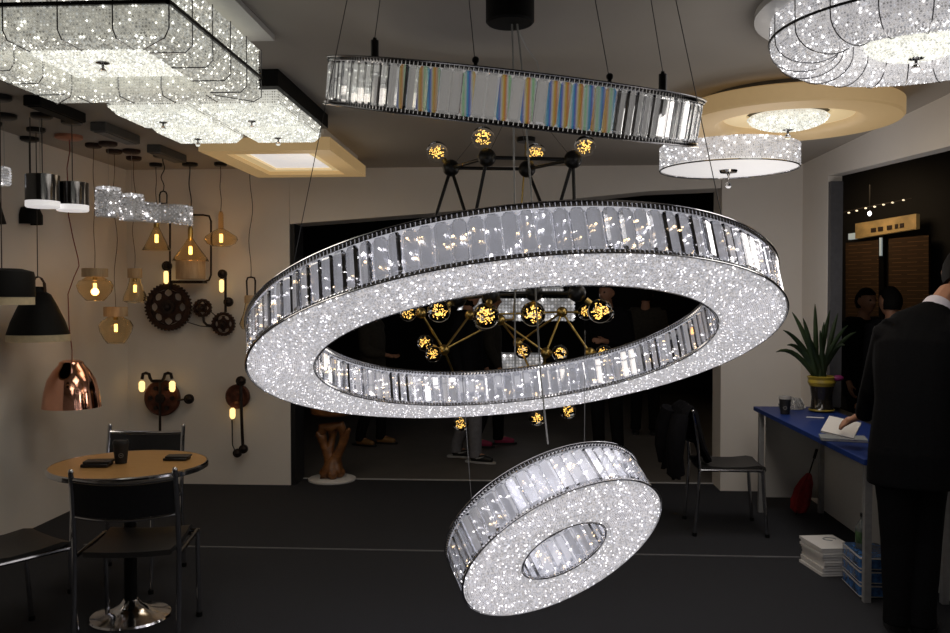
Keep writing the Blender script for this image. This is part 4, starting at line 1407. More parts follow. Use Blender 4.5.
def make_chair(label):
    """sling chair, local +y is the way the sitter faces, origin on the floor"""
    t = thing('sling_chair', label, 'chair', (0, 0, 0), 'black chairs with chrome tube frames')
    W, D = .218, .205
    tr_ = .0115
    for s in (-1, 1):
        # rear post: foot, slight rake, up to the back top
        part('back_post', MB().tube([(s * W, -D - .03, .006), (s * W, -D - .01, .25), (s * W, -D, .45), (s * W * .99, -D - .015, .62), (s * W * .98, -D - .045, .81)], tr_, 10).ball((s * W * .98, -D - .045, .81), tr_), M['chrome'], t)
        part('leg', MB().tube([(s * W * .98, D + .02, .006), (s * W * .98, D, .25), (s * W * .98, D - .01, .435)], tr_, 10), M['chrome'], t)
        part('side_rail', MB().tube([(s * W, -D, .43), (s * W * .98, D - .01, .43)], tr_ * .85, 8), M['darkchrome'], t)
        for y_ in (-D - .03, D + .02):
            part('foot_cap', MB().cyl((s * W * (1 if y_ < 0 else .98), y_, 0), (s * W * (1 if y_ < 0 else .98), y_, .022), .0145, n=12), M['matteblack'], t)
    part('front_rail', MB().tube([(-W * .98, D - .02, .43), (W * .98, D - .02, .43)], tr_ * .8, 8), M['darkchrome'], t)
    # bowed chrome bars above and below the sling
    for z_, dy, rr in ((.775, -.037, .009), (.61, -.014, .0065)):
        part('back_bar', MB().tube([(W * .98 * u, -D + dy - .045 * (1 - u * u), z_ - .012 * (1 - u * u)) for u in [k / 8 - 1 for k in range(17)]], rr, 8), M['chrome'], t)
    bk = MB()
    n = 12
    vs, fs = [], []
    for z_, dy in ((.765, -.036), (.69, -.022), (.62, -.014)):
        for k in range(n + 1):
            u = 2 * k / n - 1
            y_ = -D + dy - .045 * (1 - u * u)
            vs += [(W * .985 * u, y_ - .006, z_ - .012 * (1 - u * u)), (W * .985 * u, y_ + .006, z_ - .012 * (1 - u * u))]
    R_ = 2 * (n + 1)
    for r_ in range(2):
        for k in range(n):
            a = r_ * R_ + 2 * k
            fs += [(a, a + 2, a + 2 + R_, a + R_), (a + 1, a + 1 + R_, a + 3 + R_, a + 3)]
    for k in range(n):
        fs += [(2 * k, 2 * k + 1, 2 * k + 3, 2 * k + 2), (2 * R_ + 2 * k, 2 * R_ + 2 * k + 2, 2 * R_ + 2 * k + 3, 2 * R_ + 2 * k + 1)]
    for r_ in range(2):
        a, b = r_ * R_, r_ * R_ + 2 * n
        fs += [(a, a + R_, a + 1 + R_, a + 1), (b, b + 1, b + 1 + R_, b + R_)]
    bk.add(vs, fs)
    part('backrest', bk, M['leather'], t)
    st = MB()
    # dished seat pad, wrapping over the front rail
    prof = [(-D - .005, .455), (-D + .05, .452), (-.05, .443), (.08, .447), (D - .03, .458), (D + .012, .450), (D + .020, .43), (D + .010, .412)]
    vs, fs = [], []
    for y_, z_ in prof:
        for u in (-1, -.5, 0, .5, 1):
            dip = -.008 * (1 - u * u)
            vs.append((W * .84 * u, y_, z_ + dip))
    K = len(vs)
    for y_, z_ in prof:
        for u in (-1, -.5, 0, .5, 1):
            dip = -.008 * (1 - u * u)
            q = max(0, (y_ - (D - .02)) / .04)
            vs.append((W * .84 * u, y_ - .022 * min(1, q), z_ + dip - .024 * max(.2, 1 - q)))
    P = len(prof)
    for i in range(P - 1):
        for k in range(4):
            a = i * 5 + k
            fs += [(a, a + 1, a + 6, a + 5), (K + a, K + a + 5, K + a + 6, K + a + 1)]
        fs += [(i * 5, i * 5 + 5, K + i * 5 + 5, K + i * 5), (i * 5 + 4, K + i * 5 + 4, K + i * 5 + 9, i * 5 + 9)]
    for k in range(4):
        fs += [(k, K + k, K + k + 1, k + 1), ((P - 1) * 5 + k, (P - 1) * 5 + k + 1, K + (P - 1) * 5 + k + 1, K + (P - 1) * 5 + k)]
    st.add(vs, fs)
    part('seat', st, M['seatpad'], t)
    return t


ch0 = make_chair('black sling chair with its back to the camera, in front of the round table')


def dup(root, loc, rz, label):
    r = root.copy()
    COL.objects.link(r)
    r.location = loc
    r.rotation_euler = (0, 0, rz)
    r['label'] = label
    for c in list(root.children):
        k = c.copy()
        COL.objects.link(k)
        k.parent = r
        for g in c.children:
            h = g.copy()
            COL.objects.link(h)
            h.parent = k
    return r


dup(ch0, (-2.175, 4.57, 0), PI + .03, 'black sling chair behind the round table, facing the camera, below the red iron wall lamp')
dup(ch0, (-2.315, 3.655, 0), -math.radians(34), 'black sling chair at the side of the round table nearest the grey wall')
dup(ch0, (1.335, 5.83, 0), -PI / 2 - .03, 'black sling chair by the blue counter with a dark jacket over its back')
ch0.location = (-1.755, 3.80, 0)
ch0.rotation_euler = (0, 0, .17)

# jacket draped over the back of the chair by the counter
def sheet(rows, th, m_extra=None):
    """closed cloth from a grid of points with the thickness along its normal"""
    R_, C_ = len(rows), len(rows[0])
    vs, fs = [], []
    for sgn in (0, 1):
        for i in range(R_):
            for j in range(C_):
                a = rows[min(i + 1, R_ - 1)][j] - rows[max(i - 1, 0)][j]
                b = rows[i][min(j + 1, C_ - 1)] - rows[i][max(j - 1, 0)]
                n = a.cross(b).normalized()
                vs.append(rows[i][j] + n * th * (sgn - .5))
    K = R_ * C_
    for i in range(R_ - 1):
        for j in range(C_ - 1):
            a = i * C_ + j
            fs += [(a, a + 1, a + C_ + 1, a + C_), (K + a, K + a + C_, K + a + C_ + 1, K + a + 1)]
    for j in range(C_ - 1):
        fs += [(j, K + j, K + j + 1, j + 1), ((R_ - 1) * C_ + j, (R_ - 1) * C_ + j + 1, K + (R_ - 1) * C_ + j + 1, K + (R_ - 1) * C_ + j)]
    for i in range(R_ - 1):
        a, b = i * C_, i * C_ + C_ - 1
        fs += [(a, a + C_, K + a + C_, K + a), (b, K + b, K + b + C_, b + C_)]
    return MB().add(vs, fs)


rg = random.Random(3)
jx, jy = 1.335 - .257, 5.835
jt = thing('jacket', 'dark jacket draped over the chair back by the blue counter', 'jacket', (jx, jy, .80))
rows = []
for k, (dx, z_, wd) in enumerate(((.125, .47, .20), (.085, .57, .22), (.055, .68, .22), (.03, .78, .215), (.0, .832, .21), (-.035, .80, .22), (-.065, .70, .25), (-.085, .58, .27), (-.10, .46, .28), (-.11, .36, .285))):
    rows.append([V((jx + dx + .012 * math.sin(u * 9 + k * .5) + rg.gauss(0, .004), jy + wd * u, z_ + (.02 * math.sin(u * 5) if z_ < .5 else 0))) for u in [q / 8 - 1 for q in range(17)]])
part('jacket_body', sheet(rows, .016), M['coat'], jt)
for s in (-1, 1):
    part('sleeve', MB().tube([(jx - .08, jy + s * .21, .78), (jx - .11, jy + s * .25, .66), (jx - .12, jy + s * .245, .52), (jx - .10, jy + s * .235, .40)], [.055, .06, .055, .05], 12), M['coat'], jt)

# ------------------------------------------------------------------ blue counter and what is on and under it
c0x, c1x, c0y, c1y, cz = 1.665, 2.165, 4.33, 6.40, .75
ct = thing('blue_counter', 'long blue-topped counter table with grey legs along the wall opening', 'counter', (1.915, 5.3, 0))
part('counter_top', MB().rbox(((c0x + c1x) / 2, (c0y + c1y) / 2, cz - .016), (c1x - c0x, c1y - c0y, .03), .004), M['blue'], ct, 'blue top', smooth=0)
for x_, y_ in ((c0x + .065, c0y + .12), (c0x + .025, c1y - .12), (c1x - .05, c0y + .12), (c1x - .05, c1y - .12)):
    part('leg', MB().box((x_, y_, (cz - .032) / 2), (.034, .034, cz - .032)), M['alu'], ct, smooth=0)
part('end_panel', MB().box(((c0x + c1x) / 2 + .02, c1y - .035, .40), (c1x - c0x - .12, .012, .62)), M['panel'], ct, 'white end panel', smooth=0)
part('rear_panel', MB().box((c1x - .025, (c0y + c1y) / 2, .37), (.012, c1y - c0y - .14, .70)), M['panel'], ct, 'white rear panel', smooth=0)

p = atz(785, 414, cz + .001)
paper_cup(p, 'black paper coffee cup with a grey lid standing on the blue counter', 1.1)
# clear plastic bag of napkins
p = V((1.90, 6.27, cz + .001))
nt_ = thing('plastic_tray', 'clear plastic tray behind the coffee cup on the blue counter', 'tray', p)
mb = MB()
for k in range(5):
    mb.tube([p + V((-.07 + .035 * k, .05, .008)), p + V((-.075 + .036 * k, .0, .07)), p + V((-.06 + .035 * k, -.05, .01))], .005, 8)
part('ribs', mb, M['white'], nt_)
part('shell', MB().lathe([(.085, .001), (.09, .03), (.06, .075), (0, .085), (0, .08), (.055, .07), (.085, .03), (.08, .001)], p, 24), M['plastic'], nt_)

# potted orchid-leaf plant in a black and gold vase
p = V((2.06, 6.12, cz + .001))
vt = thing('potted_plant', 'strappy green plant in a black and gold vase on the blue counter', 'plant', p)
va = part('vase', MB().lathe([(0, 0), (.075, 0), (.085, .012), (.072, .03), (.068, .10), (.078, .17), (.09, .205), (.084, .21), (.07, .175), (.06, .10), (0, .08)], p, 40), M['vase'], vt, 'black vase')
part('gold_rim', MB().lathe([(.079, .175), (.094, .205), (.09, .225), (.10, .245), (.085, .25), (.07, .20)], p, 40, closed=True), M['goldglaze'], va, 'gold rim')
part('gold_band', MB().lathe([(.0855, .008), (.0875, .014), (.0835, .02), (.078, .014)], p, 40, closed=True), M['goldglaze'], va)
part('bow', MB().ball(p + V((.09, -.06, .24)), .03, 14, 8, (1.3, .8, .7)), M['pink'], va, 'magenta bow')
rg = random.Random(21)
top = p + V((0, 0, .20))
specs = [((783, 330), .2), ((776, 352), .35), ((792, 312), .1), ((803, 318), .05), ((815, 304), .0), ((824, 322), .02), ((838, 313), .05), ((845, 345), .3), ((856, 332), .2), ((830, 310), .0),
         ((808, 335), -.1), ((787, 345), .3), ((848, 325), .1), ((820, 330), -.12)]
for k, ((px, py), droop) in enumerate(specs):
    tip = at(px, py, 6.0 + rg.uniform(-.12, .10))
    b_ = top + V((rg.uniform(-.03, .03), rg.uniform(-.03, .03), 0))
    mid = b_.lerp(tip, .55) + V((0, 0, .06 + droop * .28))
    pts = []
    for q in range(9):
        u = q / 8
        pts.append(b_ * (1 - u) ** 2 + mid * 2 * u * (1 - u) + tip * u * u)
    rows = []
    for q, c in enumerate(pts):
        u = q / 8
        d = (pts[min(q + 1, 8)] - pts[max(q - 1, 0)]).normalized()
        sd = d.cross(V((0, 1, .2))).normalized()
        wv = .016 * (math.sin(PI * min(1, .2 + u * .8)) ** .7) + .0015
        up_ = sd.cross(d)
        rows.append([c - sd * wv + up_ * wv * .35, c, c + sd * wv + up_ * wv * .35])
    part('leaf', sheet(rows, .0022), M['leaf'], vt)

# pen, booklets
p = atz(816, 418, cz + .003)
pn = solo('pen', MB().cyl(p + V((-.055, .02, .002)), p + V((.05, -.01, .002)), .0042, n=10), M['white'], 'slim white pen lying on the blue counter beside the vase', 'pen', p)


def book(name, c, size, rz, label, cat, group, cover, tilt=None, n=1):
    c = V(c)
    o = thing(name, label, cat, c, group)
    R_ = Matrix.Rotation(rz, 3, 'Z')
    if tilt is not None:
        R_ = tilt
    part('pages', MB().box(c + R_ @ V((.002, 0, size[2] * .5)), (size[0] - .006, size[1] - .006, size[2] * .8), mx=R_), M['paper'], o, smooth=0)
    cv = MB()
    cv.box(c + R_ @ V((0, 0, size[2] * .95)), (size[0], size[1], size[2] * .1), mx=R_)
    cv.box(c + R_ @ V((0, 0, size[2] * .05)), (size[0], size[1], size[2] * .1), mx=R_)
    cv.box(c + R_ @ V((-size[0] / 2, 0, size[2] * .5)), (.0015, size[1], size[2]), mx=R_)
    part('cover', cv, cover, o, smooth=0)
    return o, R_


bk = atz(843, 436, cz + .02)
book('booklet', V((bk.x, bk.y, cz + .0008)), (.24, .17, .014), -.25, 'grey booklet flat on the blue counter under the white one', 'booklet', None, M['greypaper'])
HB = at(841, 428.5, 4.72)
tl = Matrix.Rotation(-.55, 3, 'Z') @ Matrix.Rotation(.16, 3, 'Y') @ Matrix.Rotation(.42, 3, 'X')
book('booklet', HB, (.165, .16, .012), 0, 'white booklet held open over the counter by the man in the black suit', 'booklet', None, M['paper'], tl)

# red umbrella leaning under the counter
a, b = atz(800, 516, .02), at(818, 447, 5.95)
a = atz(796, 515, .014)
b = at(817, 449, a.y + .06)
ut = thing('umbrella', 'furled red umbrella with a dark shaft leaning under the blue counter', 'umbrella', a)
d = (b - a)
L = d.length
d.normalize()
Rm = V((0, 0, 1)).rotation_difference(d).to_matrix()
mb = MB()
nl = 40
prof = [(.012, .0), (.050, .02), (.060, .08), (.052, .16), (.038, .23), (.020, .28), (.010, .295)]
vs, fs = [], []
for r_, z_ in prof:
    for i in range(nl):
        an = 2 * PI * i / nl
        rr = r_ * (1 + .22 * math.sin(an * 6 + z_ * 14)) * (1 + .05 * math.sin(an * 11))
        vs.append(a + Rm @ V((rr * math.cos(an), rr * math.sin(an) * .75, z_ + .015)))
for k in range(len(prof) - 1):
    for i in range(nl):
        j = (i + 1) % nl
        fs.append((k * nl + i, k * nl + j, k * nl + nl + j, k * nl + nl + i))
fs += [tuple(reversed(range(nl))), tuple(range((len(prof) - 1) * nl, len(prof) * nl))]
part('canopy', mb.add(vs, fs), M['red'], ut, 'furled red cloth')
part('shaft', MB().cyl(a, b, .0055, n=10), M['matteblack'], ut)
part('grip', MB().cyl(b - d * .07, b, .010, n=12), M['matteblack'], ut)

# stack of white catalogues, ten of them, and three shrink-wrapped blue packs with a bottle on top
s0 = atz(821, 579, 0)
rg = random.Random(9)
zz = .001
cx_, cy_ = 1.722, 4.985
names = ['lowest white catalogue of the stack on the carpet', 'second white catalogue from the carpet in the stack', 'third white catalogue from the carpet in the stack',
         'fourth white catalogue from the carpet in the stack', 'fifth white catalogue from the carpet in the stack', 'sixth white catalogue from the carpet in the stack',
         'seventh white catalogue from the carpet in the stack', 'eighth white catalogue from the carpet in the stack', 'ninth white catalogue, second from the top of the stack',
         'topmost white catalogue of the stack with a grey emblem on its cover']
for k, lab in enumerate(names):
    c = V((cx_ + rg.gauss(0, .004) + (.012 if 2 < k < 7 else 0), cy_ + rg.gauss(0, .004), zz))
    o, R_ = book('catalogue', c, (.20, .27, .0150), .14 + rg.gauss(0, .012), lab, 'catalogue', 'white catalogues stacked on the carpet', M['paper'])
    if k == 9:
        q = c + V((.03, .05, .0152))
        part('emblem', MB().tube([q + V((.035 * math.cos(2 * PI * i / 18), .03 * math.sin(2 * PI * i / 18), 0)) for i in range(15)], .004, 6), M['greypaper'], o, 'grey ring emblem')
    zz += .0155
px_, py_ = 1.815, 4.635
zz = .001
for k, lab in enumerate(('bottom shrink-wrapped blue pack under the counter', 'middle shrink-wrapped blue pack under the counter', 'top shrink-wrapped blue pack, the bottle stands on it')):
    o = thing('blue_pack', lab, 'pack', (px_, py_, zz), 'shrink-wrapped blue packs')
    part('carton', MB().rbox((px_, py_, zz + .035), (.19, .29, .068), .012, -.04), M['bluepack'], o)
    bd = MB()
    for z_ in (zz + .010, zz + .062):
        bd.rbox((px_, py_, z_), (.194, .294, .010), .008, -.04)
    part('label_bands', bd, M['cupsleeve'], o, 'grey bands')
    zz += .0715
p = V((1.79, 4.66, zz))
bt = thing('plastic_bottle', 'small plastic bottle with a green label standing on the top blue pack', 'bottle', p)
part('bottle_body', MB().lathe([(0, 0), (.034, 0), (.037, .006), (.037, .10), (.033, .12), (.016, .15), (.013, .155), (.013, .17), (0, .17)], p, 28), M['bottleglass'], bt)
part('label', MB().lathe([(.0375, .03), (.0382, .032), (.0382, .09), (.0375, .092), (.036, .092), (.036, .03)], p, 28, closed=True), M['greenlabel'], bt, 'green label')
part('cap', MB().cyl(p + V((0, 0, .168)), p + V((0, 0, .186)), .0155, n=18), M['cup'], bt)


# ------------------------------------------------------------------ carved root stand in the opening
def skin_mesh(name, pts, edges, rad, m, sub=1, root=0, extra=None, voxel=None, smooth=True):
    me = bpy.data.meshes.new(name)
    me.from_pydata([V(p) for p in pts], edges, [])
    ob = bpy.data.objects.new('temporary_skin', me)
    COL.objects.link(ob)
    sk = ob.modifiers.new('s', 'SKIN')
    sk.use_smooth_shade = True
    for i, d_ in enumerate(me.skin_vertices[0].data):
        r_ = rad[i]
        d_.radius = r_ if isinstance(r_, tuple) else (r_, r_)
        d_.use_root = (i == root)
    if sub:
        sb = ob.modifiers.new('b', 'SUBSURF')
        sb.levels = sub
        sb.render_levels = sub
    dg = bpy.context.evaluated_depsgraph_get()
    dg.update()
    out = bpy.data.meshes.new_from_object(ob.evaluated_get(dg))
    bpy.data.objects.remove(ob)
    if extra is not None:
        bm = bmesh.new()
        bm.from_mesh(out)
        for e in extra:
            vs_ = [bm.verts.new(p) for p in e.v]
            for f_ in e.f:
                try:
                    bm.faces.new([vs_[i] for i in f_])
                except ValueError:
                    pass
        bm.to_mesh(out)
        bm.free()
    if voxel:
        ob = bpy.data.objects.new('temporary_skin', out)
        COL.objects.link(ob)
        rm = ob.modifiers.new('r', 'REMESH')
        rm.mode = 'VOXEL'
        rm.voxel_size = voxel
        sm = ob.modifiers.new('m', 'SMOOTH')
        sm.factor = .4
        sm.iterations = 1
        dg = bpy.context.evaluated_depsgraph_get()
        dg.update()
        o2 = bpy.data.meshes.new_from_object(ob.evaluated_get(dg))
        bpy.data.objects.remove(ob)
        out = o2
    out.name = name
    out.materials.clear()
    out.materials.append(m)
    out.polygons.foreach_set('use_smooth', [True] * len(out.polygons))
    out.update()
    return out


def at_org(me, org):
    me.transform(Matrix.Translation(-V(org)))
    return me


p = V((at(332, 480, 7.16).x, 7.16, 0.0))
rt_ = thing('root_stand', 'carved brown tree-root stand on a white round base, just inside the dark opening', 'stand', p)
part('base_disc', MB().lathe([(0, .0), (.195, .0), (.20, .006), (.20, .018), (.19, .024), (0, .024)], p, 48), M['white'], rt_, 'white round base')
pts = [(0, 0, .03), (0, 0, .12), (-.03, .0, .22), (-.09, .01, .34), (-.075, 0, .46), (.06, -.01, .24), (.11, 0, .33), (.09, .0, .44), (.13, -.02, .40), (0, .03, .36), (0, 0, .54), (-.10, 0, .03), (.10, .02, .03), (.03, -.10, .03), (-.03, .10, .03), (-.12, -.03, .42), (.16, -.03, .45)]
ed = [(0, 1), (1, 2), (2, 3), (3, 4), (1, 5), (5, 6), (6, 7), (6, 8), (2, 9), (9, 10), (4, 10), (7, 10), (1, 11), (1, 12), (1, 13), (1, 14), (3, 15), (8, 16)]
rd = [.085, .062, .044, .034, .045, .040, .036, .038, .026, .028, .085, .045, .045, .04, .04, .020, .016]
me = skin_mesh('root_body', [V(q) + p for q in pts], ed, rd, M['darkwood'], 2)
ro_ = link('root_body', at_org(me, p), rt_)
ORG[ro_.name] = p
part('top_slab', MB().lathe([(0, .56), (.15, .555), (.175, .575), (.18, .61), (.165, .625), (0, .625)], p, 32), M['darkwood'], rt_)


# ------------------------------------------------------------------ people
def head_mesh(c, R_, s=1.0):
    """head with jaw, nose, brow, lips and ears; local +y is forward"""
    mb = MB()
    n, m_ = 28, 20
    rings = []
    for k in range(m_ + 1):
        ph = PI * k / m_
        prof = []
        for i in range(n):
            th = 2 * PI * i / n
            d = V((math.sin(ph) * math.cos(th), math.sin(ph) * math.sin(th), -math.cos(ph)))
            x, y, z = d.x * .076, d.y * .097, d.z * .118
            if z < 0:
                q = -z / .118
                x *= 1 - .28 * q
                y = y * (1 - .22 * q) + .018 * q
            if d.y > 0:
                def g(dx, dz, sx, sz):
                    return math.exp(-((x - dx) / sx) ** 2 - ((z - dz) / sz) ** 2)
                y += .026 * g(0, -.022, .011, .014) + .016 * g(0, -.002, .009, .02)
                y += .006 * g(0, .026, .05, .008)
                y -= .010 * (g(.030, .008, .014, .010) + g(-.030, .008, .014, .010))
                y += .006 * g(0, -.058, .022, .006) - .004 * g(0, -.052, .02, .003) + .007 * g(0, -.095, .02, .012)
            prof.append(V((x, y, z)))
        rings.append(prof)
    vs = [V(c) + R_ @ (p * s) for r_ in rings for p in r_]
    fs = []
    for k in range(m_):
        for i in range(n):
            j = (i + 1) % n
            fs.append((k * n + i, k * n + j, k * n + n + j, k * n + n + i))
    mb.add(vs, fs)
    for sd in (-1, 1):
        mb.ball(V(c) + R_ @ (V((sd * .078, -.008, -.004)) * s), .024 * s, 12, 8, (.4, .8, 1.25), R_)
    return mb


def hair_mesh(c, R_, s=1.0, long_=False):
    mb = MB()
    n, m_ = 28, 18
    vs, fs = [], []
    for k in range(m_ + 1):
        ph = PI * k / m_
        for i in range(n):
            th = 2 * PI * i / n
            d = V((math.sin(ph) * math.cos(th), math.sin(ph) * math.sin(th), math.cos(ph)))
            p = V((d.x * .086, d.y * .106, d.z * .129))
            line = .055 - .10 * max(0, -d.y + .15) if d.y > -.15 else (-.082 if not long_ else -.16)
            if p.z < line:
                p = V((d.x * .066, d.y * .082, max(p.z, -.06 if not long_ else -.15)))
                if long_ and d.y < -.1:
                    p = V((d.x * .088, d.y * .11, p.z))
            p += d * .003 * math.sin(th * 7 + ph * 5)
            vs.append(V(c) + R_ @ (p * s))
    for k in range(m_):
        for i in range(n):
            j = (i + 1) % n
            fs.append((k * n + i, k * n + j, k * n + n + j, k * n + n + i))
    return mb.add(vs, fs)


def stand_joints(x, y, yaw, h=1.75, lh=None, rh=None, stride=0.0, lift=0.0):
    """world joints of a standing figure; local +y is the way it faces"""
    s = h / 1.75
    Z = Matrix.Rotation(yaw, 3, 'Z')
    L = {'pelvis': (0, 0, .94), 'waist': (0, .01, 1.10), 'chest': (0, .0, 1.30), 'neck': (0, -.01, 1.47), 'head': (0, .025, 1.635)}
    for n, sg in (('l', -1), ('r', 1)):
        st = stride * (1 if n == 'l' else -1)
        L[n + 'sho'] = (sg * .175, -.01, 1.415)
        L[n + 'elb'] = (sg * .225, -.03 - st * .3, 1.13)
        L[n + 'wri'] = (sg * .225, .06 - st * .5, .89)
        L[n + 'hip'] = (sg * .09, 0, .90)
        L[n + 'kne'] = (sg * .10, .03 + st * .55, .50)
        L[n + 'ank'] = (sg * .105, st * 1.0 - .02, .09 + (lift if st < 0 else 0))
        L[n + 'toe'] = (sg * .12, st * 1.0 + .15, .035)
    for n, hnd in (('l', lh), ('r', rh)):
        if hnd is not None:
            L[n + 'elb'], L[n + 'wri'] = hnd
    return {k: V((x, y, 0)) + Z @ (V(v) * s) for k, v in L.items()}, s


def person(label, J, s, head_rot, mats, group=None, hand_dir=None, voxel=.011, long_=False, hair=True, shoe_mark=False, collar=False, curl=.5):
    base = V(((J['lank'].x + J['rank'].x) / 2, (J['lank'].y + J['rank'].y) / 2, 0))
    t = thing('person', label, 'person', base, group)
    P, E, Rd = [], [], []

    def add(p, r_, par=None):
        P.append(V(p))
        Rd.append(r_ if isinstance(r_, tuple) else r_ * 1.0)
        if par is not None:
            E.append((par, len(P) - 1))
        return len(P) - 1
    pe = add(J['pelvis'], (.125 * s, .10 * s))
    wa = add(J['waist'], (.115 * s, .09 * s), pe)
    chs = add(J['chest'], (.135 * s, .10 * s), wa)
    ne = add(J['neck'], .055 * s, chs)
    add(J['head'].lerp(J['neck'], .35), .052 * s, ne)
    for n in 'lr':
        a = add(J[n + 'sho'], .056 * s, chs)
        b = add(J[n + 'elb'], .041 * s, a)
        w_ = add(J[n + 'wri'], .027 * s, b)
        fore = (J[n + 'wri'] - J[n + 'elb']).normalized()
        hd = fore if not (hand_dir and n in hand_dir) else V(hand_dir[n][0]).normalized()
        up_ = V(hand_dir[n][1]) if hand_dir and n in hand_dir else (V((1, 0, 0)) if n == 'l' else V((-1, 0, 0)))
        up_ = (up_ - hd * up_.dot(hd)).normalized()     # back of the hand points along up_
        sd = hd.cross(up_) * (1 if n == 'l' else -1)    # towards the thumb
        k0 = J[n + 'wri'] + hd * .045 * s
        pa = add(k0, (.030 * s, .020 * s), w_)
        pk = add(J[n + 'wri'] + hd * .085 * s, (.034 * s, .016 * s), pa)
        for q, (off, ln) in enumerate(((.026, .070), (.009, .080), (-.009, .075), (-.026, .058))):
            k1 = J[n + 'wri'] + hd * .092 * s + sd * off * s
            f0 = add(k1, .0095 * s, pk)
            k2 = k1 + (hd * math.cos(curl * .5) - up_ * math.sin(curl * .5)) * ln * .5 * s
            f1 = add(k2, .0088 * s, f0)
            k3 = k2 + (hd * math.cos(curl * 1.5) - up_ * math.sin(curl * 1.5)) * ln * .5 * s
            add(k3, .0075 * s, f1)
        th0 = add(J[n + 'wri'] + hd * .035 * s + sd * .030 * s - up_ * .008 * s, .0115 * s, pa)
        th1 = add(J[n + 'wri'] + hd * .065 * s + sd * .048 * s - up_ * .018 * s, .0105 * s, th0)
        add(J[n + 'wri'] + hd * .092 * s + sd * .050 * s - up_ * .030 * s, .009 * s, th1)
        h_ = add(J[n + 'hip'], .088 * s, pe)
        k_ = add(J[n + 'kne'], .056 * s, h_)
        an = add(J[n + 'ank'], .038 * s, k_)
        add(J[n + 'toe'], .030 * s, an)
    hm_ = head_mesh(J['head'], head_rot, s)
    me = skin_mesh('body', P, E, Rd, mats['skin'], 1, pe, [hm_], voxel)
    bo = link('body', at_org(me, base), t)
    ORG[bo.name] = base
    # clothing: lofted garments that follow the body, sleeves merged in
    side = (J['rsho'] - J['lsho']).normalized()

    def loft(secs):
        mb = MB()
        n_ = 24
        vs, fs = [], []
        for c_, rx_, ry_, up_ in secs:
            u_ = (side - up_ * side.dot(up_)).normalized()
            v_ = up_.cross(u_)
            for i_ in range(n_):
                a_ = 2 * PI * i_ / n_
                cc_, ss_ = math.cos(a_), math.sin(a_)
                vs.append(c_ + u_ * rx_ * s * math.copysign(abs(cc_) ** .8, cc_) + v_ * ry_ * s * math.copysign(abs(ss_) ** .8, ss_))
        for k_ in range(len(secs) - 1):
            for i_ in range(n_):
                j_ = (i_ + 1) % n_
                fs.append((k_ * n_ + i_, k_ * n_ + j_, (k_ + 1) * n_ + j_, (k_ + 1) * n_ + i_))
        fs += [tuple(reversed(range(n_))), tuple(range((len(secs) - 1) * n_, len(secs) * n_))]
        return mb.add(vs, fs)

    def fuse(name, mb, m, vox):
        raw = mb.mesh('raw', m, (0, 0, 0), 0)
        ob = bpy.data.objects.new('temporary_cloth', raw)
        COL.objects.link(ob)
        rm = ob.modifiers.new('r', 'REMESH')
        rm.mode = 'VOXEL'
        rm.voxel_size = vox
        sm = ob.modifiers.new('m', 'SMOOTH')
        sm.factor = .5
        sm.iterations = 4
        dg = bpy.context.evaluated_depsgraph_get()
        dg.update()
        me_ = bpy.data.meshes.new_from_object(ob.evaluated_get(dg))
        bpy.data.objects.remove(ob)
        me_.name = name
        me_.materials.clear()
        me_.materials.append(m)
        me_.polygons.foreach_set('use_smooth', [True] * len(me_.polygons))
        return link(name, at_org(me_, base), t)
    up1 = (J['waist'] - J['pelvis']).normalized()
    up2 = (J['chest'] - J['waist']).normalized()
    up3 = (J['neck'] - J['chest']).normalized()
    zz_ = V((0, 0, 1))
    hem = .20 if mats.get('longcoat') else .06
    jk = loft([(J['pelvis'] - zz_ * hem * s, .185, .150, zz_), (J['pelvis'] - zz_ * .05 * s, .180, .148, zz_), (J['waist'], .163, .128, up1),
               (J['waist'].lerp(J['chest'], .6), .180, .138, up2), (J['chest'], .186, .138, up2), (J['chest'].lerp(J['neck'], .45), .165, .115, up3),
               (J['chest'].lerp(J['neck'], .80), .095, .082, up3), (J['chest'].lerp(J['neck'], .95), .070, .068, up3)])
    for n in 'lr':
        sh, el, wr = J[n + 'sho'], J[n + 'elb'], J[n + 'wri'].lerp(J[n + 'elb'], .05)
        jk.tube([J['chest'].lerp(J['neck'], .62), J['chest'].lerp(J['neck'], .62).lerp(sh, .55) + zz_ * .004, sh], [.078 * s, .080 * s, .084 * s], 18)
        jk.tube([J['chest'], J['chest'].lerp(sh, .6), sh], [.125 * s, .105 * s, .086 * s], 18)
        jk.tube([sh.lerp(J['chest'], .35), sh, sh.lerp(el, .5), el.lerp(sh, .06), el.lerp(wr, .12), el.lerp(wr, .6), wr],
                [.085 * s, .083 * s, .070 * s, .062 * s, .060 * s, .052 * s, .046 * s], 18)
    fuse('jacket', jk, mats['top'], voxel * 1.25)
    tr = loft([(J['pelvis'] - zz_ * .10 * s, .150, .115, zz_), (J['pelvis'], .158, .122, zz_), (J['pelvis'].lerp(J['waist'], .6), .140, .108, zz_)])
    for n in 'lr':
        hp, kn, an = J[n + 'hip'], J[n + 'kne'], J[n + 'ank']
        tr.tube([hp + zz_ * .03 * s, hp - zz_ * .08 * s, hp.lerp(kn, .6), kn, kn.lerp(an, .5), an + zz_ * .05 * s, an - zz_ * .035 * s],
                [.095 * s, .100 * s, .084 * s, .074 * s, .068 * s, .062 * s, .064 * s], 18)
    fuse('trousers', tr, mats['legs'], voxel * 1.25)
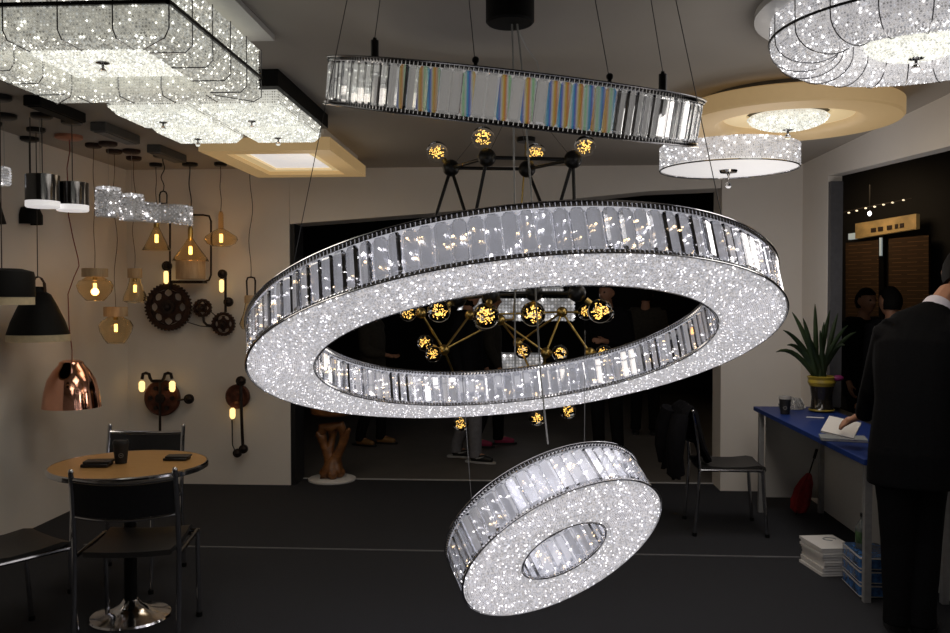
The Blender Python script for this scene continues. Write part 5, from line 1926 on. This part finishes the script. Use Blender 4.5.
    for n in 'lr':
        an, to = J[n + 'ank'], J[n + 'toe']
        d = V((to.x - an.x, to.y - an.y, 0)).normalized()
        z0 = an.z - .085 * s
        hl = V((an.x, an.y, z0 + .001)) - d * .05 * s
        pts = [hl + V((0, 0, .045 * s)), hl + d * .07 * s + V((0, 0, .055 * s)), hl + d * .15 * s + V((0, 0, .042 * s)), hl + d * .235 * s + V((0, 0, .032 * s))]
        me = skin_mesh('shoe', pts, [(0, 1), (1, 2), (2, 3)], [.040 * s, .048 * s, .042 * s, .030 * s], mats['shoe'], 2, 1)
        so = link('shoe', at_org(me, base), t)
        ORG[so.name] = base
        sd = d.cross(V((0, 0, 1)))
        sole = MB()
        outl = []
        for u, w_ in ((-.05, .025), (-.03, .036), (.03, .036), (.10, .042), (.17, .044), (.23, .034), (.262, .012)):
            outl.append((u, w_))
        poly = [hl + d * u * s - sd * w_ * s for u, w_ in outl] + [hl + d * u * s + sd * w_ * s for u, w_ in reversed(outl)]
        sole.prism(poly, (0, 0, .02 * s))
        part('sole', sole, M['shoewhite'] if shoe_mark else M['shoe'], so)
        if shoe_mark:
            for side in (-1, 1):
                c_ = hl + d * .10 * s + sd * .0485 * s * side + V((0, 0, .05 * s))
                tick = [c_ + d * u * s + V((0, 0, z * s)) for u, z in ((-.045, .016), (-.035, .002), (-.015, -.004), (.02, .004), (.06, .022), (.02, .013), (-.012, .008), (-.028, .010))]
                part('tick_mark', MB().prism([q - sd * side * .012 for q in tick], sd * .016 * side), M['shoewhite'], so, 'white tick mark', smooth=0)
    if hair:
        ho = MB()
        part('hair', hair_mesh(J['head'], head_rot, s, long_), M['hair'], t)
    for sd in (-1, 1):
        part('eye', MB().ball(J['head'] + head_rot @ (V((sd * .030, .082, .008)) * s), .0105 * s, 12, 8), M['eye'], t)
    if collar:
        nd = (J['head'] - J['neck']).normalized()
        Rn = V((0, 0, 1)).rotation_difference(nd).to_matrix()
        part('shirt_collar', MB().lathe([(.072, -.04), (.069, .004), (.064, .014), (.058, .010), (.06, -.04)], J['neck'] + nd * .018, 28, Rn, closed=True), M['shirt'], t, 'white shirt collar')
    return t


def rotz(a, tilt=0.0, roll=0.0):
    return Matrix.Rotation(a, 3, 'Z') @ Matrix.Rotation(tilt, 3, 'X') @ Matrix.Rotation(roll, 3, 'Y')


# the man in the black suit, bent over the end of the counter with his back to the camera
J = {'pelvis': at(912, 440, 4.02), 'waist': at(914, 402, 4.06), 'chest': at(917, 350, 4.14), 'neck': at(937, 309, 4.25), 'head': at(962, 273, 4.33),
     'lsho': at(890, 336, 4.18), 'lelb': at(873, 392, 4.30), 'lwri': at(864, 415, 4.53),
     'rsho': at(956, 338, 4.10), 'relb': at(968, 396, 4.14), 'rwri': at(950, 420, 4.36),
     'lhip': at(897, 450, 4.0), 'lkne': at(898, 540, 4.03), 'lank': at(898, 616, 4.02), 'ltoe': at(892, 616, 4.17),
     'rhip': at(926, 450, 4.0), 'rkne': at(924, 540, 4.03), 'rank': at(921, 618, 4.0), 'rtoe': at(931, 618, 4.15)}
for n_ in ('lank', 'rank'):
    J[n_].z = .09
for n_ in ('ltoe', 'rtoe'):
    J[n_].z = .035
person('man in a black suit bent over the blue counter, back turned, holding a white booklet', J, 1.02, rotz(-.55, -.45),
       {'skin': M['skin'], 'top': M['suit'], 'legs': M['suit'], 'shoe': M['shoe'], 'longcoat': True},
       hand_dir={'l': ((-.55, .60, -.38), (-.25, -.45, .85))}, voxel=.0065, collar=True, curl=.35)

GC = 'passers-by in the dark corridor'
cm = {'skin': M['skin'], 'top': M['coat'], 'legs': M['darkpants'], 'shoe': M['shoe'], 'longcoat': True}
x = at(468, 300, 8.1).x
J, s = stand_joints(x, 8.1, -PI / 2 - .25, 1.68, stride=-.13)
person('passer-by striding in grey jeans and black sneakers with white tick marks', J, s, rotz(-PI / 2 - .25),
       dict(cm, legs=M['jeans']), GC, shoe_mark=True, long_=True)
x = at(490, 300, 9.1).x
J, s = stand_joints(x, 8.9, -PI / 2, 1.62, stride=.12)
person('passer-by in dark clothes and pink shoes behind the grey jeans', J, s, rotz(-PI / 2), dict(cm, shoe=M['pinkshoe'], top=M['olive']), GC, long_=True)
x = at(372, 300, 8.9).x
J, s = stand_joints(x, 8.9, -PI / 2 - .3, 1.55, stride=.08, rh=((.23, .02, 1.12), (.12, .25, 1.08)))
person('passer-by in a dark olive coat and tan shoes, one hand raised to the waist', J, s, rotz(-PI / 2 + .2), dict(cm, top=M['olive'], shoe=M['brownshoe']), GC)
x = at(608, 300, 8.6).x
J, s = stand_joints(x, 8.6, PI - .5, 1.70, lh=((-.23, -.02, 1.12), (-.08, .22, 1.15)))
person('man in a black coat facing the booth from the dark corridor', J, s, rotz(PI - .75), cm, GC)
x = at(652, 300, 9.3).x
J, s = stand_joints(x, 9.8, -.2, 1.68)
person('passer-by in a black coat behind the man facing the booth', J, s, rotz(-.2), dict(cm, top=M['olive']), GC)
for px, y_, lab, yw in ((864, 7.6, 'dark-haired visitor in the side aisle nearest the plant', PI + .4), (892, 6.75, 'dark-haired visitor in the side aisle beside the suited man', .3)):
    p = at(px, 305, y_)
    J, s = stand_joints(p.x, y_, yw, 1.62)
    person(lab, J, s, rotz(yw), cm, 'visitors in the side aisle', collar=False)

# ------------------------------------------------------------------ neighbouring shop front seen through the side opening
A, B = at(843, 300, 9.9), at(968, 300, 8.7)
ax = (B - A)
ax.z = 0
ang = math.atan2(ax.y, ax.x)
Ld = ax.length
U = V((math.cos(ang), math.sin(ang), 0))
Nn = V((U.y, -U.x, 0))


def fpt(px, py):          # where the sight line meets the shop front
    d = ray(px, py)
    k = (A - CAM).dot(Nn) / d.dot(Nn)
    return CAM + d * k


sf = thing('shop_front', 'dark neighbouring shop front with two brick panels and a lit amber sign above them', 'shop front', V((A.x, A.y, 0)))


def slab(x0, y0, x1, y1, x2, y2, x3, y3, off, th):
    return MB().prism([fpt(*q) + Nn * off for q in ((x0, y0), (x1, y1), (x2, y2), (x3, y3))], Nn * th)


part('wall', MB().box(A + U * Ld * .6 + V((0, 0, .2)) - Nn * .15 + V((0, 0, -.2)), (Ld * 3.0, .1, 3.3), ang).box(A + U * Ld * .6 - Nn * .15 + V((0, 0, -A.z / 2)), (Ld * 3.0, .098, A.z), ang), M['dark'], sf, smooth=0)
part('brick_panel', slab(848, 243, 881, 240, 881, 345, 848, 345, .0, .04), M['brick'], sf, 'brown brick panel', smooth=0)
part('brick_panel', slab(891, 239, 931, 235, 931, 345, 891, 345, .0, .04), M['brick'], sf, 'brown brick panel', smooth=0)
sg = part('sign', slab(860, 224, 921, 214, 921, 229, 860, 239, .02, .06), M['signlit'], sf, 'lit amber sign', smooth=0)
mk = MB()
for xa, xb in ((876, 881), (883, 888), (892, 897), (900, 903), (905, 909)):
    ya = 233 - (xa - 876) * .16
    q = [fpt(xa, ya) + Nn * .081, fpt(xb, ya - .8) + Nn * .081, fpt(xb, ya - 5) + Nn * .081, fpt(xa, ya - 4.5) + Nn * .081]
    mk.prism(q, Nn * .006)
part('sign_marks', mk, M['signmark'], sg, 'dark lettering too blurred to read', smooth=0)
part('small_lamp', slab(853, 234, 860, 233, 860, 239, 853, 240, .03, .05), M['pale'], sf, 'pale lamp', smooth=0)
part('post', slab(884, 236, 889, 235, 889, 345, 884, 345, .04, .05), M['matteblack'], sf, smooth=0)
part('post_light', slab(886.5, 238, 888.5, 238, 888.5, 256, 886.5, 256, .1, .02), M['pale'], sf, 'pale light strip', smooth=0)
sl_ = thing('string_lights', 'string of small warm lights across the neighbouring shop front', 'string lights', fpt(885, 208) + Nn * .3)
wr = [fpt(842, 219) + Nn * .3, fpt(866, 212.5) + Nn * .3, fpt(890, 207.5) + Nn * .3, fpt(912, 203.5) + Nn * .3, fpt(930, 200) + Nn * .3]
part('wire', MB().tube(wr, .004, 6), M['cord'], sl_)
for px, py in ((844, 218), (851, 216), (859, 215), (867, 213), (875, 211), (884, 208.5), (893, 207), (902, 205), (911, 203), (922, 200.5)):
    part('bulb', MB().ball(fpt(px, py) + Nn * .3 - V((0, 0, .012)), .011, 10, 8, (1.3, 1, .8)), M['string'], sl_)
p = fpt(891, 215) + Nn * .35
slt = thing('spot_light', 'single bright little spotlight hanging above the amber sign', 'lamp', p + V((0, 0, .3)))
part('bulb', MB().ball(p, .018, 12, 8, (1, 1, 1.4)), M['led'], slt)
part('arm', MB().cyl(p + V((0, 0, .02)), p + V((0, 0, .3)), .008, n=8), M['black'], slt)
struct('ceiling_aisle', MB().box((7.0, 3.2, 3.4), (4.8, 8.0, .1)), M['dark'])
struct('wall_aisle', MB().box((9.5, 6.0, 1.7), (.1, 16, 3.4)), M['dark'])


# ------------------------------------------------------------------ light
def area(name, loc, size, power, col, shape='SQUARE', rot=(0, 0, 0), sy=None):
    l = bpy.data.lights.new(name, 'AREA')
    l.shape = shape
    l.size = size
    if sy:
        l.size_y = sy
    l.energy = power
    l.color = col
    o = link(name, l)
    o.location = loc
    o.rotation_euler = rot
    return o


WARM = (1.0, 0.90, 0.78)
K = 0.42
area('square_lamp_light', (-1.48, 2.94, 2.29), .7, 7 * K, WARM)
area('four_square_lamp_light', (-1.57, 4.35, 2.36), .7, 7 * K, WARM)
area('acrylic_lamp_light', (-1.61, 5.81, 2.43), .6, 4 * K, (1, .82, .6))
area('round_lamp_light', (1.345, 3.13, 2.36), .8, 7 * K, (1, .94, .88), 'DISK')
area('round_acrylic_light', (1.20, 4.25, 2.35), .6, 4 * K, (1, .85, .65), 'DISK')
area('drum_light', (1.19, 5.33, 2.2), .8, 5 * K, (1, .94, .9), 'DISK')
al = area('ring_light', (-.0376 + .117 * .03, 3.2 - .33 * .03, 1.3248 - .94 * .03), 1.9, 5.0, (1, .96, 1), 'DISK')
al.rotation_euler = ring_matrix(-0.34285, -0.1176).to_euler()
for nm, loc, e, cl in (('square_lamp_fill', (-1.40, 2.94, 1.95), 3.4, WARM), ('four_square_lamp_fill', (-1.57, 4.4, 2.1), 1.6, WARM), ('acrylic_lamp_fill', (-1.40, 5.7, 2.15), 2.4, (1, .84, .64)),
                       ('round_lamp_fill', (1.385, 3.17, 1.95), 8.5, (1, .94, .88)), ('round_acrylic_fill', (1.3, 4.55, 2.0), 4.0, (1, .88, .72)), ('drum_fill', (1.5, 5.45, 1.7), 8.0, (1, .94, .9))):
    l = bpy.data.lights.new(nm, 'POINT')  # added fill points hung below the lamps to brighten walls and ceiling
    l.energy = e
    l.color = cl
    l.shadow_soft_size = .22
    link(nm, l).location = loc
for nm, loc, e in (('filament_light', at(190, 240, 6.5), .8), ('filament_light', at(115, 330, 5.9), .5), ('filament_light', at(221, 240, 6.5), .6), ('filament_light', at(95, 292, 5.7), .4)):
    l = bpy.data.lights.new(nm, 'POINT')
    l.energy = e
    l.color = (1, .55, .2)
    l.shadow_soft_size = .03
    link(nm, l).location = loc
area('corridor_fill', (0.5, 8.6, 3.3), 2.0, 1.2, (1, .95, .9))  # unseen fill added overhead to light the passers-by
area('shop_front_fill', fpt(890, 190) + Nn * .7, .5, 4.0, (1, .7, .4), rot=(.5, 0, ang))  # unseen fill added before the shop front to bring out its bricks

wd = bpy.data.worlds.new('world')
SC.world = wd
wd.use_nodes = True
wd.node_tree.nodes['Background'].inputs[0].default_value = (.6, .62, .7, 1)
wd.node_tree.nodes['Background'].inputs[1].default_value = .004

vs_ = SC.view_settings
vs_.view_transform = 'Standard'
vs_.look = 'None'
vs_.exposure = 0.0
vs_.gamma = 1.0
vs_.use_curve_mapping = False
cy = SC.cycles
cy.use_denoising = True
cy.max_bounces = 14
cy.transmission_bounces = 10
cy.glossy_bounces = 6
cy.diffuse_bounces = 4
cy.transparent_max_bounces = 8
cy.caustics_refractive = True
cy.caustics_reflective = False
cy.sample_clamp_indirect = 4.0
